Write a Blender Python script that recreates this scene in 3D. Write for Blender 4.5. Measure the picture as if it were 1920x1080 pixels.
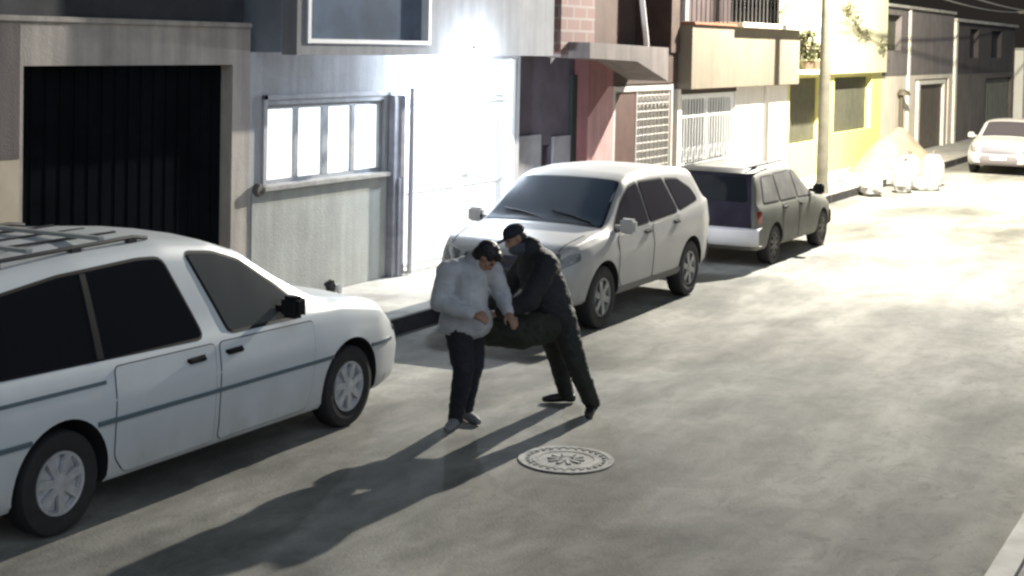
import bpy, bmesh, math, random
from mathutils import Vector, Matrix
from mathutils.bvhtree import BVHTree
from mathutils import noise as mnoise
R = math.radians
random.seed(7)
for o in list(bpy.data.objects): bpy.data.objects.remove(o)
S = bpy.context.scene
COL = S.collection

# ---------------------------------------------------------------- camera
CAM_H = 3.2
yaw, pitch, roll = R(28.0), R(2.0), R(1.15)
fw = Vector((-math.sin(yaw)*math.cos(pitch), math.cos(yaw)*math.cos(pitch), -math.sin(pitch)))
rt = Vector((math.cos(yaw), math.sin(yaw), 0)); up = rt.cross(fw)
rt2 = rt*math.cos(roll)+up*math.sin(roll); up2 = up*math.cos(roll)-rt*math.sin(roll)
cd = bpy.data.cameras.new('camera'); cam = bpy.data.objects.new('camera', cd); COL.objects.link(cam)
m = Matrix.Identity(4)
for i in range(3):
    m[i][0] = rt2[i]; m[i][1] = up2[i]; m[i][2] = -fw[i]
m.translation = (0, 0, CAM_H); cam.matrix_world = m
cd.sensor_width = 36; cd.lens = 52.5; cd.shift_y = -362/1920; cd.clip_end = 2000; cd.clip_start = .05
S.camera = cam

# ---------------------------------------------------------------- world, night sky
W = bpy.data.worlds.new('World'); S.world = W; W.use_nodes = True
nt = W.node_tree; bg = nt.nodes['Background']
tc = nt.nodes.new('ShaderNodeTexCoord'); sx = nt.nodes.new('ShaderNodeSeparateXYZ'); cr = nt.nodes.new('ShaderNodeValToRGB')
nt.links.new(tc.outputs['Generated'], sx.inputs[0]); nt.links.new(sx.outputs['Z'], cr.inputs[0]); nt.links.new(cr.outputs[0], bg.inputs[0])
cr.color_ramp.elements[0].position = 0.0; cr.color_ramp.elements[0].color = (.024, .021, .018, 1)
cr.color_ramp.elements[1].position = 0.6; cr.color_ramp.elements[1].color = (.030, .034, .040, 1)
bg.inputs[1].default_value = 1.0
S.view_settings.view_transform = 'Standard'; S.view_settings.look = 'None'
S.view_settings.exposure = 0; S.view_settings.gamma = 1

# soft night fill (broad light added from the right, behind the camera)
sl = bpy.data.lights.new('night_fill', 'SUN'); sl.energy = 1.0; sl.angle = R(75); sl.color = (.80, .92, 1.06)
so = bpy.data.objects.new('night_fill', sl); COL.objects.link(so)
so.rotation_euler = Vector((-.84, .42, -.42)).to_track_quat('-Z', 'Y').to_euler()

# ---------------------------------------------------------------- materials
MATS = {}
def mat(name, col, rough=.8, metal=0, var=0.0, scale=4.0, col2=None, bump=0.0, bscale=60, emis=None, estr=0, spec=.5, stretch=None, coat=0):
    if name in MATS: return MATS[name]
    m = bpy.data.materials.new(name); m.use_nodes = True; MATS[name] = m
    n = m.node_tree.nodes; l = m.node_tree.links; b = n['Principled BSDF']
    b.inputs['Base Color'].default_value = (*col, 1); b.inputs['Roughness'].default_value = rough; b.inputs['Metallic'].default_value = metal
    b.inputs['Specular IOR Level'].default_value = spec
    if coat: b.inputs['Coat Weight'].default_value = coat; b.inputs['Coat Roughness'].default_value = .08
    if emis: b.inputs['Emission Color'].default_value = (*emis, 1); b.inputs['Emission Strength'].default_value = estr
    if var or col2 or bump:
        tc = n.new('ShaderNodeTexCoord'); mp = n.new('ShaderNodeMapping'); l.new(tc.outputs['Object'], mp.inputs[0])
        if stretch: mp.inputs['Scale'].default_value = stretch
    if var or col2:
        nz = n.new('ShaderNodeTexNoise'); nz.inputs['Scale'].default_value = scale; nz.inputs['Detail'].default_value = 9; nz.inputs['Roughness'].default_value = .62
        l.new(mp.outputs[0], nz.inputs[0])
        rp = n.new('ShaderNodeValToRGB'); rp.color_ramp.elements[0].position = .33; rp.color_ramp.elements[1].position = .68
        c2 = col2 or tuple(max(0, c*(1-var)) for c in col)
        rp.color_ramp.elements[0].color = (*c2, 1); rp.color_ramp.elements[1].color = (*[min(1, c*(1+var*.35)) for c in col], 1)
        l.new(nz.outputs[0], rp.inputs[0]); l.new(rp.outputs[0], b.inputs['Base Color'])
        if rough < .95:
            mr = n.new('ShaderNodeMapRange'); mr.inputs[3].default_value = min(1, rough+.12); mr.inputs[4].default_value = max(.02, rough-.06)
            l.new(nz.outputs[0], mr.inputs[0]); l.new(mr.outputs[0], b.inputs['Roughness'])
    if bump:
        nb = n.new('ShaderNodeTexNoise'); nb.inputs['Scale'].default_value = bscale; nb.inputs['Detail'].default_value = 6
        l.new(tc.outputs['Object'], nb.inputs[0]); bp = n.new('ShaderNodeBump'); bp.inputs['Strength'].default_value = bump; bp.inputs['Distance'].default_value = .02
        l.new(nb.outputs[0], bp.inputs['Height']); l.new(bp.outputs[0], b.inputs['Normal'])
    return m

def wall_mat(name, col, grime=.35, scale=1.3):
    """painted render: blotches plus vertical rain streaks plus fine bump"""
    if name in MATS: return MATS[name]
    m = mat(name, col, .92, bump=.25, bscale=45)
    n = m.node_tree.nodes; l = m.node_tree.links; b = n['Principled BSDF']
    tc = n.new('ShaderNodeTexCoord')
    a = n.new('ShaderNodeTexNoise'); a.inputs['Scale'].default_value = scale; a.inputs['Detail'].default_value = 10; a.inputs['Roughness'].default_value = .65
    l.new(tc.outputs['Object'], a.inputs[0])
    mp = n.new('ShaderNodeMapping'); mp.inputs['Scale'].default_value = (4, 4, .35); l.new(tc.outputs['Object'], mp.inputs[0])
    s = n.new('ShaderNodeTexNoise'); s.inputs['Scale'].default_value = 1.6; s.inputs['Detail'].default_value = 5; l.new(mp.outputs[0], s.inputs[0])
    mx = n.new('ShaderNodeMath'); mx.operation = 'MULTIPLY'; l.new(a.outputs[0], mx.inputs[0]); l.new(s.outputs[0], mx.inputs[1])
    rp = n.new('ShaderNodeValToRGB'); rp.color_ramp.elements[0].position = .13; rp.color_ramp.elements[1].position = .34
    rp.color_ramp.elements[0].color = (*[c*(1-grime) for c in col], 1); rp.color_ramp.elements[1].color = (*[min(1, c*1.06) for c in col], 1)
    l.new(mx.outputs[0], rp.inputs[0]); l.new(rp.outputs[0], b.inputs['Base Color'])
    return m

def brick_mat(name, c1, c2, mortar, sc=1.0):
    if name in MATS: return MATS[name]
    m = mat(name, c1, .9, bump=.2)
    n = m.node_tree.nodes; l = m.node_tree.links; b = n['Principled BSDF']
    tc = n.new('ShaderNodeTexCoord'); sp = n.new('ShaderNodeSeparateXYZ'); cb = n.new('ShaderNodeCombineXYZ'); ad = n.new('ShaderNodeMath')
    l.new(tc.outputs['Object'], sp.inputs[0]); l.new(sp.outputs[0], ad.inputs[0]); l.new(sp.outputs[1], ad.inputs[1])
    l.new(ad.outputs[0], cb.inputs[0]); l.new(sp.outputs[2], cb.inputs[1])
    br = n.new('ShaderNodeTexBrick'); br.inputs['Color1'].default_value = (*c1, 1); br.inputs['Color2'].default_value = (*c2, 1); br.inputs['Mortar'].default_value = (*mortar, 1)
    br.inputs['Scale'].default_value = sc; br.inputs['Brick Width'].default_value = .42; br.inputs['Row Height'].default_value = .17; br.inputs['Mortar Size'].default_value = .018
    l.new(cb.outputs[0], br.inputs[0]); l.new(br.outputs[0], b.inputs['Base Color'])
    return m

# ---------------------------------------------------------------- mesh helpers
class MB:
    def __init__(s): s.bm = bmesh.new(); s.mats = []
    def mi(s, m):
        if m is None: return 0
        if m not in s.mats: s.mats.append(m)
        return s.mats.index(m)
    def box(s, x0, x1, y0, y1, z0, z1, m=None, bev=0):
        v = [s.bm.verts.new((x, y, z)) for x in (x0, x1) for y in (y0, y1) for z in (z0, z1)]
        F = [(0,1,3,2),(4,6,7,5),(0,4,5,1),(2,3,7,6),(0,2,6,4),(1,5,7,3)]
        fs = [s.bm.faces.new([v[i] for i in f]) for f in F]
        for f in fs: f.material_index = s.mi(m)
        if bev:
            es = {e for f in fs for e in f.edges}
            bmesh.ops.bevel(s.bm, geom=list(es), offset=bev, segments=2, affect='EDGES', clamp_overlap=True)
        return s
    def obox(s, c, ax, ay, az, m=None):
        c = Vector(c); ax, ay, az = Vector(ax), Vector(ay), Vector(az)
        v = [s.bm.verts.new(c+i*ax+j*ay+k*az) for i in (-1,1) for j in (-1,1) for k in (-1,1)]
        for f in [(0,1,3,2),(4,6,7,5),(0,4,5,1),(2,3,7,6),(0,2,6,4),(1,5,7,3)]:
            s.bm.faces.new([v[i] for i in f]).material_index = s.mi(m)
        return s
    def tube(s, pts, rad, m=None, n=10, caps=True):
        pts = [Vector(p) for p in pts]
        rads = rad if isinstance(rad, (list, tuple)) else [rad]*len(pts)
        rings = []
        for i, p in enumerate(pts):
            d = (pts[min(i+1, len(pts)-1)]-pts[max(i-1, 0)]).normalized()
            a = d.cross(Vector((0, 0, 1)));  a = a if a.length > .05 else d.cross(Vector((1, 0, 0)))
            a.normalize(); b = d.cross(a)
            rings.append([s.bm.verts.new(p+rads[i]*(math.cos(t)*a+math.sin(t)*b)) for t in [2*math.pi*k/n for k in range(n)]])
        for r0, r1 in zip(rings, rings[1:]):
            for k in range(n):
                f = s.bm.faces.new((r0[k], r0[(k+1) % n], r1[(k+1) % n], r1[k])); f.material_index = s.mi(m); f.smooth = True
        if caps:
            for r in (rings[0], rings[-1]):
                s.bm.faces.new(r).material_index = s.mi(m)
        return s
    def lathe(s, prof, origin=(0, 0, 0), axis='x', m=None, n=40):
        """prof: (r, h) pairs"""
        o = Vector(origin); rings = []
        for r, h in prof:
            ring = []
            for k in range(n):
                t = 2*math.pi*k/n; c, q = r*math.cos(t), r*math.sin(t)
                p = Vector((h, c, q)) if axis == 'x' else Vector((c, q, h)) if axis == 'z' else Vector((c, h, q))
                ring.append(s.bm.verts.new(o+p))
            rings.append(ring)
        for r0, r1 in zip(rings, rings[1:]):
            for k in range(n):
                f = s.bm.faces.new((r0[k], r0[(k+1) % n], r1[(k+1) % n], r1[k])); f.material_index = s.mi(m); f.smooth = True
        return s
    def poly(s, pts, m=None):
        f = s.bm.faces.new([s.bm.verts.new(p) for p in pts]); f.material_index = s.mi(m); return f
    def build(s, name, material=None, parent=None, sharp=40):
        bmesh.ops.recalc_face_normals(s.bm, faces=s.bm.faces)
        me = bpy.data.meshes.new(name); s.bm.to_mesh(me); s.bm.free()
        if material is not None and not s.mats: me.materials.append(material)
        for m_ in s.mats: me.materials.append(m_)
        if sharp:
            me.shade_smooth()
            me.set_sharp_from_angle(angle=R(sharp))
        o = bpy.data.objects.new(name, me); COL.objects.link(o)
        if parent: o.parent = parent
        return o
def bx(name, m, parent, *a, bev=0): return MB().box(*a, bev=bev).build(name, m, parent)
def thing(name, label, cat, loc=(0, 0, 0), rz=0, group=None):
    o = bpy.data.objects.new(name, None); COL.objects.link(o); o.location = loc; o.rotation_euler = (0, 0, rz)
    o.empty_display_size = .2
    return tag(o, label, cat, group)
def tag(o, label, cat, group=None):
    o['label'] = label; o['category'] = cat
    if group: o['group'] = group
    return o
def struct(o, kind='structure'): o['kind'] = kind; return o

# ---------------------------------------------------------------- ground, road, pavement
XF = -10.3          # line of the left facades
KX = -8.64          # left kerb
RK = -1.57          # right kerb

def road_material():
    m = bpy.data.materials.new('worn_concrete_road'); m.use_nodes = True
    n = m.node_tree.nodes; l = m.node_tree.links; b = n['Principled BSDF']; b.inputs['Specular IOR Level'].default_value = .25
    tc = n.new('ShaderNodeTexCoord')
    def noise(sc, stretch=(1,1,1), det=8, rough=.6, dist=0):
        mp = n.new('ShaderNodeMapping'); mp.inputs['Scale'].default_value = stretch; l.new(tc.outputs['Object'], mp.inputs[0])
        z = n.new('ShaderNodeTexNoise'); z.inputs['Scale'].default_value = sc; z.inputs['Detail'].default_value = det; z.inputs['Roughness'].default_value = rough; z.inputs['Distortion'].default_value = dist
        l.new(mp.outputs[0], z.inputs[0]); return z.outputs[0]
    def ramp(v, p0, c0, p1, c1):
        r = n.new('ShaderNodeValToRGB'); r.color_ramp.elements[0].position = p0; r.color_ramp.elements[1].position = p1
        r.color_ramp.elements[0].color = (*c0, 1); r.color_ramp.elements[1].color = (*c1, 1); l.new(v, r.inputs[0]); return r.outputs[0]
    def mix(f, a, b_, mode='MIX', fac=None):
        x = n.new('ShaderNodeMix'); x.data_type = 'RGBA'; x.blend_type = mode
        if f is not None: l.new(f, x.inputs[0])
        else: x.inputs[0].default_value = fac
        l.new(a, x.inputs[6]); l.new(b_, x.inputs[7]); return x.outputs[2]
    big = noise(.55, (1, .55, 1), 8, .62, .4)
    base = ramp(big, .36, (.165, .166, .155), .64, (.40, .39, .365))
    streak = noise(1.5, (1.5, .16, 1), 6, .6, .3)
    c = mix(None, base, ramp(streak, .35, (.58, .58, .56), .65, (1.12, 1.12, 1.10)), 'MULTIPLY', .6)
    blot = noise(2.6, (1, .7, 1), 10, .72, 1.0)
    c = mix(None, c, ramp(blot, .38, (.55, .55, .53), .56, (1.05, 1.05, 1.04)), 'MULTIPLY', .5)
    worn = noise(.33, (1, .5, 1), 3, .5, .8)
    c = mix(None, c, ramp(worn, .42, (.74, .745, .74), .58, (1.10, 1.095, 1.08)), 'MULTIPLY', .85)
    # damaged, darker zone near the right kerb
    sx = n.new('ShaderNodeSeparateXYZ'); l.new(tc.outputs['Object'], sx.inputs[0])
    mr = n.new('ShaderNodeMapRange'); mr.inputs[1].default_value = -4.3; mr.inputs[2].default_value = -2.6; l.new(sx.outputs[0], mr.inputs[0])
    pit = noise(5.5, (1, .6, 1), 10, .75, 1.6)
    pm = ramp(pit, .40, (1, 1, 1), .45, (0, 0, 0))
    mm = n.new('ShaderNodeMath'); mm.operation = 'MULTIPLY'; l.new(mr.outputs[0], mm.inputs[0]); l.new(pm, mm.inputs[1])
    dark = n.new('ShaderNodeRGB'); dark.outputs[0].default_value = (.075, .072, .066, 1)
    mm2 = n.new('ShaderNodeMath'); mm2.operation = 'MULTIPLY'; mm2.inputs[1].default_value = .45; l.new(mm.outputs[0], mm2.inputs[0])
    c = mix(mm2.outputs[0], c, dark.outputs[0])
    fine = noise(42, (1,1,1), 6, .7)
    c = mix(None, c, ramp(fine, .3, (.8, .8, .8), .7, (1.08, 1.08, 1.08)), 'MULTIPLY', .5)
    l.new(c, b.inputs['Base Color']); b.inputs['Roughness'].default_value = .88
    bp = n.new('ShaderNodeBump'); bp.inputs['Strength'].default_value = .35; bp.inputs['Distance'].default_value = .025
    ad = n.new('ShaderNodeMath'); ad.operation = 'ADD'; l.new(blot, ad.inputs[0]); l.new(fine, ad.inputs[1]); l.new(ad.outputs[0], bp.inputs['Height']); l.new(bp.outputs[0], b.inputs['Normal'])
    return m
ROADM = road_material()
g = MB(); g.poly([(-900, -900, -.03), (900, -900, -.03), (900, 900, -.03), (-900, 900, -.03)])
struct(g.build('ground', mat('bare_earth', (.10, .085, .07), .95, var=.3, scale=.2)))
# the carriageway: a gridded sheet with slight waviness
g = MB(); bm = g.bm; nx, ny = 36, 300
y0, y1 = -12.0, 138.0
vs = [[bm.verts.new((KX+(RK-KX)*i/nx, y0+(y1-y0)*j/ny, .003*mnoise.noise(Vector((i*.35, j*.22, 0))) - .003)) for i in range(nx+1)] for j in range(ny+1)]
for j in range(ny):
    for i in range(nx): bm.faces.new((vs[j][i], vs[j][i+1], vs[j+1][i+1], vs[j+1][i]))
struct(g.build('road', ROADM, sharp=80))
CONC = mat('pavement_concrete', (.40, .385, .35), .9, var=.38, scale=2.2, bump=.3, bscale=50)
KERBD = mat('kerb_face_shade', (.03, .028, .033), .85, var=.4, scale=6)  # shade on the kerb face, put into the colour of a thin facing
g = MB()
g.box(XF-.3, KX-.16, -12, 138, -.1, .178)
struct(g.build('sidewalk', CONC))
g = MB()
j = -12.0
while j < 138:
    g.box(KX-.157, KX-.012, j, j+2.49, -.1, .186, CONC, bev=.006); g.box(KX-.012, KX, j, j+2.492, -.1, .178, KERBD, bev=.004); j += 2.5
struct(g.build('kerb'))
g = MB(); g.box(RK, RK+.18, -12, 138, -.1, .15, bev=.02)
struct(g.build('right_kerb', mat('kerb_light', (.62, .60, .56), .85, var=.2, scale=5)))
g = MB(); g.box(RK+.183, 1.6, -12, 138, -.1, .145)
struct(g.build('right_sidewalk', CONC))

# manhole cover
mh = thing('manhole_cover', 'round concrete manhole cover with pale rings set in the road', 'manhole cover', (-4.93, 10.28, 0), .3)
g = MB(); g.lathe([(.0, .004), (.355, .004), (.37, -.02)], axis='z', n=56); g.build('cover', mat('manhole_dark', (.25, .25, .24), .7, var=.4, scale=9), mh)
g = MB()
def ring(r0, r1, z): g.lathe([(r0, z-.006), (r0, z), (r1, z), (r1, z-.006)], axis='z', n=56)
ring(.325, .37, .009); ring(.215, .265, .008)
for k in range(10):
    a = k*2*math.pi/10
    for rr, ln in ((.10, .045),):
        c = Vector((rr*math.cos(a), rr*math.sin(a), .009)); g.obox(c, Vector((math.cos(a), math.sin(a), 0))*ln, Vector((-math.sin(a), math.cos(a), 0))*.015, (0, 0, .004))
for k in range(28):
    a = (k+.5)*2*math.pi/28; c = Vector((.295*math.cos(a), .295*math.sin(a), .008)); g.obox(c, Vector((math.cos(a), math.sin(a), 0))*.012, Vector((-math.sin(a), math.cos(a), 0))*.012, (0, 0, .004))
g.lathe([(0, .012), (.04, .012), (.04, .004)], axis='z', n=20)
g.build('raised_rings', mat('manhole_pale', (.37, .37, .355), .85, var=.55, scale=7), mh)

# ---------------------------------------------------------------- buildings
PLA_G = wall_mat('grey_beige_plaster', (.40, .36, .325), .3)
PLA_L = wall_mat('grey_plaster', (.40, .405, .43), .25)
PLA_C = wall_mat('cream_dado', (.36, .37, .345), .22)
METAL_D = mat('black_sheet_metal', (.007, .008, .010), .9, var=.3, scale=2, spec=0.0)
DARK = mat('dark_interior', (.02, .02, .024), .9)
WHITE = mat('white_paint_metal', (.78, .80, .82), .45, var=.08, scale=6)
ALU = mat('aluminium', (.42, .43, .45), .4, metal=.6)
FRM = mat('grey_frame', (.30, .31, .33), .5, var=.2, scale=8)
def wall_with_holes(name, m, parent, y0, y1, z0, z1, x0, x1, holes):
    """wall slab in the YZ plane, with rectangular openings (ya, yb, za, zb)"""
    ys = sorted({y0, y1, *[h[0] for h in holes], *[h[1] for h in holes]}); ys = [y for y in ys if y0 <= y <= y1]
    zs = sorted({z0, z1, *[h[2] for h in holes], *[h[3] for h in holes]}); zs = [z for z in zs if z0 <= z <= z1]
    bm = bmesh.new(); V = {}
    def v(x, y, z):
        k = (round(x, 4), round(y, 4), round(z, 4))
        if k not in V: V[k] = bm.verts.new(k)
        return V[k]
    def solid(i, j):
        if i < 0 or j < 0 or i >= len(ys)-1 or j >= len(zs)-1: return False
        cy, cz = (ys[i]+ys[i+1])/2, (zs[j]+zs[j+1])/2
        return not any(h[0] < cy < h[1] and h[2] < cz < h[3] for h in holes)
    for i in range(len(ys)-1):
        for j in range(len(zs)-1):
            if not solid(i, j): continue
            a, b, c, d = ys[i], ys[i+1], zs[j], zs[j+1]
            bm.faces.new((v(x1,a,c), v(x1,b,c), v(x1,b,d), v(x1,a,d))); bm.faces.new((v(x0,a,c), v(x0,a,d), v(x0,b,d), v(x0,b,c)))
            if not solid(i-1, j): bm.faces.new((v(x0,a,c), v(x1,a,c), v(x1,a,d), v(x0,a,d)))
            if not solid(i+1, j): bm.faces.new((v(x0,b,c), v(x0,b,d), v(x1,b,d), v(x1,b,c)))
            if not solid(i, j-1): bm.faces.new((v(x0,a,c), v(x0,b,c), v(x1,b,c), v(x1,a,c)))
            if not solid(i, j+1): bm.faces.new((v(x0,a,d), v(x1,a,d), v(x1,b,d), v(x0,b,d)))
    g = MB(); g.bm.free(); g.bm = bm
    return g.build(name, m, parent, sharp=30)

# --- garage building, Y 4 .. 13.2
A = thing('garage_building', 'grey beige building with a wide black garage door behind the white minivan', 'building', (XF, 11.5, .18))
def L(o, base):       # geometry was written in world coordinates: move it under its thing
    for p in ([o] if not isinstance(o, (list, tuple)) else o):
        if p.parent == base: p.matrix_parent_inverse = Matrix.Translation(base.location).inverted()
    return o
L(wall_with_holes('wall', PLA_G, A, 4, 13.2, .1, 3.30, XF-.25, XF, [(9.9, 12.9, .05, 2.9)]), A)
L(bx('mauve_wall_patch', wall_mat('mauve_grey_wall', (.15, .125, .12), .3), A, XF+.002, XF+.010, 4, 9.85, 2.053, 3.28), A)
L(bx('lower_wall_patch', mat('ochre_beige_patch', (.52, .44, .34), .9, var=.2, scale=2), A, XF+.002, XF+.012, 4, 9.85, .18, 2.05), A)
g = MB(); g.box(XF-.20, XF-.16, 9.9, 12.9, .18, 2.9)
for k in range(16): yy = 9.95+k*.186; g.box(XF-.16, XF-.148, yy, yy+.14, .2, 2.88, bev=.004)
gd = L(g.build('garage_door', METAL_D, A), A)
L(bx('handle', ALU, gd, XF-.148, XF-.10, 11.3, 11.45, 1.1, 1.14), A)
# upper floor: slab edge and a dark recessed loggia
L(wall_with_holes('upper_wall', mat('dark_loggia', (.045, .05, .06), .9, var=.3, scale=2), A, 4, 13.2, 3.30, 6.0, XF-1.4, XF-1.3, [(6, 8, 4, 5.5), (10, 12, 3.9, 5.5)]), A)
L(bx('floor_slab', PLA_G, A, XF-1.4, XF+.03, 4, 13.2, 3.302, 3.36, bev=.01), A)
L(bx('parapet', mat('dark_parapet', (.035, .038, .045), .8, var=.3, scale=3), A, XF-.12, XF-.02, 4, 13.1, 3.36, 4.5), A)
L(bx('roof', CONC, A, XF-1.4, XF, 4, 13.2, 6.002, 6.2), A)

# --- house with the lit window, Y 13.2 .. 19.6
B = thing('lit_house', 'grey house with a lit four pane window and white door under a bright lamp', 'building', (XF, 16.4, .18))
WY0, WY1, WZ0, WZ1 = 13.52, 15.95, 1.54, 2.44
DY0, DY1, DZ1 = 16.38, 19.42, 2.96
L(wall_with_holes('wall', PLA_L, B, 13.2, 19.62, .1, 3.04, XF-.25, XF, [(WY0, WY1, WZ0, WZ1), (DY0, DY1, .05, DZ1)]), B)
L(bx('dado', PLA_C, B, XF+.002, XF+.016, 13.24, 15.97, .18, 1.47, bev=.006), B)
g = MB()                                        # the window frame
g.box(XF-.12, XF-.05, WY0, WY1, WZ0, WZ0+.05); g.box(XF-.12, XF-.05, WY0, WY1, WZ1-.05, WZ1)
for yy, w in ((WY0, .06), (14.10, .075), (14.66, .12), (15.27, .075), (15.88, .07)): g.box(XF-.12, XF-.045, yy, yy+w, WZ0+.05, WZ1-.05)
wf = L(g.build('window', FRM, B), B)
def lit(name, c, s):
    m = mat(name, (.8, .8, .8), .4, emis=c, estr=s); n = m.node_tree.nodes; l = m.node_tree.links
    tc = n.new('ShaderNodeTexCoord'); mp = n.new('ShaderNodeMapping'); mp.inputs['Scale'].default_value = (1, 7, .6); l.new(tc.outputs['Object'], mp.inputs[0])
    z = n.new('ShaderNodeTexNoise'); z.inputs['Scale'].default_value = 2.0; z.inputs['Detail'].default_value = 3; l.new(mp.outputs[0], z.inputs[0])
    r = n.new('ShaderNodeMapRange'); r.inputs[1].default_value = .3; r.inputs[2].default_value = .62; r.inputs[3].default_value = s*.62; r.inputs[4].default_value = s*1.1
    l.new(z.outputs[0], r.inputs[0]); l.new(r.outputs[0], n['Principled BSDF'].inputs['Emission Strength']); return m
LIT = lit('lit_curtain_glass', (.93, .98, 1.0), 1.5)
for a, b in ((WY0+.06, 14.10), (14.175, 14.66), (14.78, 15.27), (15.345, 15.88)): L(bx('pane', LIT, wf, XF-.095, XF-.085, a, b, WZ0+.05, WZ1-.05), B)
g = MB(); g.box(XF, XF+.09, 13.38, 15.98, 1.475, 1.535, bev=.012); L(g.build('window_sill', mat('stone_sill', (.33, .32, .30), .85, var=.3, scale=7), B), B)
g = MB(); g.box(XF, XF+.03, 13.42, 13.50, 1.54, 2.56, bev=.008); g.box(XF, XF+.03, 13.42, 15.97, 2.50, 2.56, bev=.008); L(g.build('window_surround', mat('pale_surround', (.42, .42, .45), .8, var=.2, scale=5), B), B)
g = MB(); g.lathe([(0, .07), (.06, .07), (.075, .04), (.075, 0)], (XF, 13.34, 1.50), 'x', n=20); L(g.build('junction_box', mat('junction_dark', (.09, .085, .075), .7), B), B)
g = MB(); g.box(XF, XF+.10, 16.02, 16.30, .18, 2.5, bev=.01); g.box(XF+.1, XF+.13, 16.10, 16.22, .18, 1.45, bev=.01)
L(g.build('door_pilaster', mat('pilaster_grey', (.30, .30, .34), .8, var=.25, scale=5), B), B)
g = MB(); g.tube([(XF+.17, 16.33, .2), (XF+.17, 16.33, 1.5), (XF+.17, 16.33, 2.6)], .035, n=12); L(g.build('drain_pipe', mat('pale_pipe', (.5, .5, .54), .5), B), B)
g = MB(); g.box(XF, XF+.10, 16.1, 16.32, .18, .36, bev=.03); L(g.build('pipe_shoe', mat('dark_iron', (.05, .05, .055), .6), B), B)
# door: frame, two leaves, transom
g = MB(); g.box(XF-.16, XF-.02, DY0, DY0+.08, .18, DZ1); g.box(XF-.16, XF+.03, DY1-.10, DY1, .18, DZ1); g.box(XF-.16, XF-.02, DY0+.08, DY1-.10, DZ1-.08, DZ1); g.box(XF-.15, XF-.03, DY0+.08, DY1-.10, 2.36, 2.42)
L(g.build('door_frame', WHITE, B), B)
def leaf(a, b, hs):
    g = MB(); g.box(XF-.12, XF-.07, a, b, .21, 2.355, bev=.004)
    g.box(XF-.07, XF-.055, a+.03, b-.03, .26, .30); g.box(XF-.07, XF-.055, a+.03, b-.03, 1.2, 1.25)
    g.box(XF-.07, XF-.055, a+.03, a+.08, .30, 1.2); g.box(XF-.07, XF-.055, b-.08, b-.03, .30, 1.2)
    nn = 5
    for k in range(nn+1): yy = a+.05+(b-a-.12)*k/nn; g.box(XF-.07, XF-.05, yy, yy+.022, 1.25, 2.33)
    d = L(g.build('door', WHITE, B), B)
    h = MB(); h.tube([(XF-.02, hs-.14, 1.42), (XF-.02, hs+.14, 1.42)], .014); h.box(XF-.07, XF-.03, hs-.12, hs-.10, 1.41, 1.43); h.box(XF-.07, XF-.03, hs+.10, hs+.12, 1.41, 1.43); L(h.build('handle', ALU, d), B)
leaf(DY0+.085, 17.88, 16.85); leaf(17.90, DY1-.105, 18.15)
g = MB(); g.box(XF-.11, XF-.10, DY0+.085, DY1-.105, 2.43, DZ1-.09); L(g.build('transom_pane', mat('frosted_glass', (.75, .78, .8), .3), B), B)
L(bx('doorstep', CONC, B, XF-.2, XF+.12, 16.4, 19.45, .10, .215, bev=.015), B)
# projecting upper floor
XB = -9.76
L(wall_with_holes('upper_wall', wall_mat('bay_plaster', (.24, .245, .265), .25), B, 13.32, 19.62, 3.02, 6.2, XB-.2, XB, [(13.5, 16.12, 3.15, 4.3)]), B)
L(bx('bay_side_wall', mat('blue_grey_plaster', (.22, .25, .29), .9, var=.25, scale=1.5, bump=.2), B, XF-1.5, XB-.2, 13.30, 13.42, 3.045, 6.2), B)
L(bx('bay_soffit', PLA_L, B, XF-.24, XB-.201, 13.43, 19.62, 3.045, 3.12), B)
g = MB()
g.box(XB-.14, XB+.02, 13.502, 13.56, 3.15, 4.3); g.box(XB-.14, XB+.02, 16.06, 16.118, 3.15, 4.3); g.box(XB-.14, XB+.02, 13.56, 16.06, 3.152, 3.20)
uw = L(g.build('window', WHITE, B), B)
L(bx('pane', mat('blue_panel_glass', (.12, .155, .22), .2, var=.45, scale=1.1, spec=.6), uw, XB-.10, XB-.09, 13.56, 16.06, 3.20, 4.3), B)
L(bx('roof', CONC, B, XF-3, XB+.05, 13.3, 19.62, 6.202, 6.4), B)

# door lamp: fixture and its light
lm = thing('wall_lamp', 'glaring white lamp over the white door of the lit house', 'lamp', (XB+.10, 17.25, 2.83))
g = MB(); g.box(-.099, -.08, -.05, .05, .20, .28, bev=.006); g.tube([(-.08, 0, .24), (-.02, 0, .22), (0, 0, .06)], .010); g.build('bracket', ALU, lm)
g = MB(); g.lathe([(.0, -.085), (.04, -.075), (.075, -.03), (.07, .03), (.03, .07), (.0, .075)], axis='z', n=24)
g.build('bulb', mat('door_lamp_glow', (1, 1, 1), .4, emis=(.78, .88, 1), estr=2100), lm)
def lamp(name, loc, e, col, r=.1, parent=None):
    d = bpy.data.lights.new(name, 'POINT'); d.energy = e; d.color = col; d.shadow_soft_size = r
    o = bpy.data.objects.new(name, d); COL.objects.link(o); o.location = loc
    if parent: o.parent = parent
    return o

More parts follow.
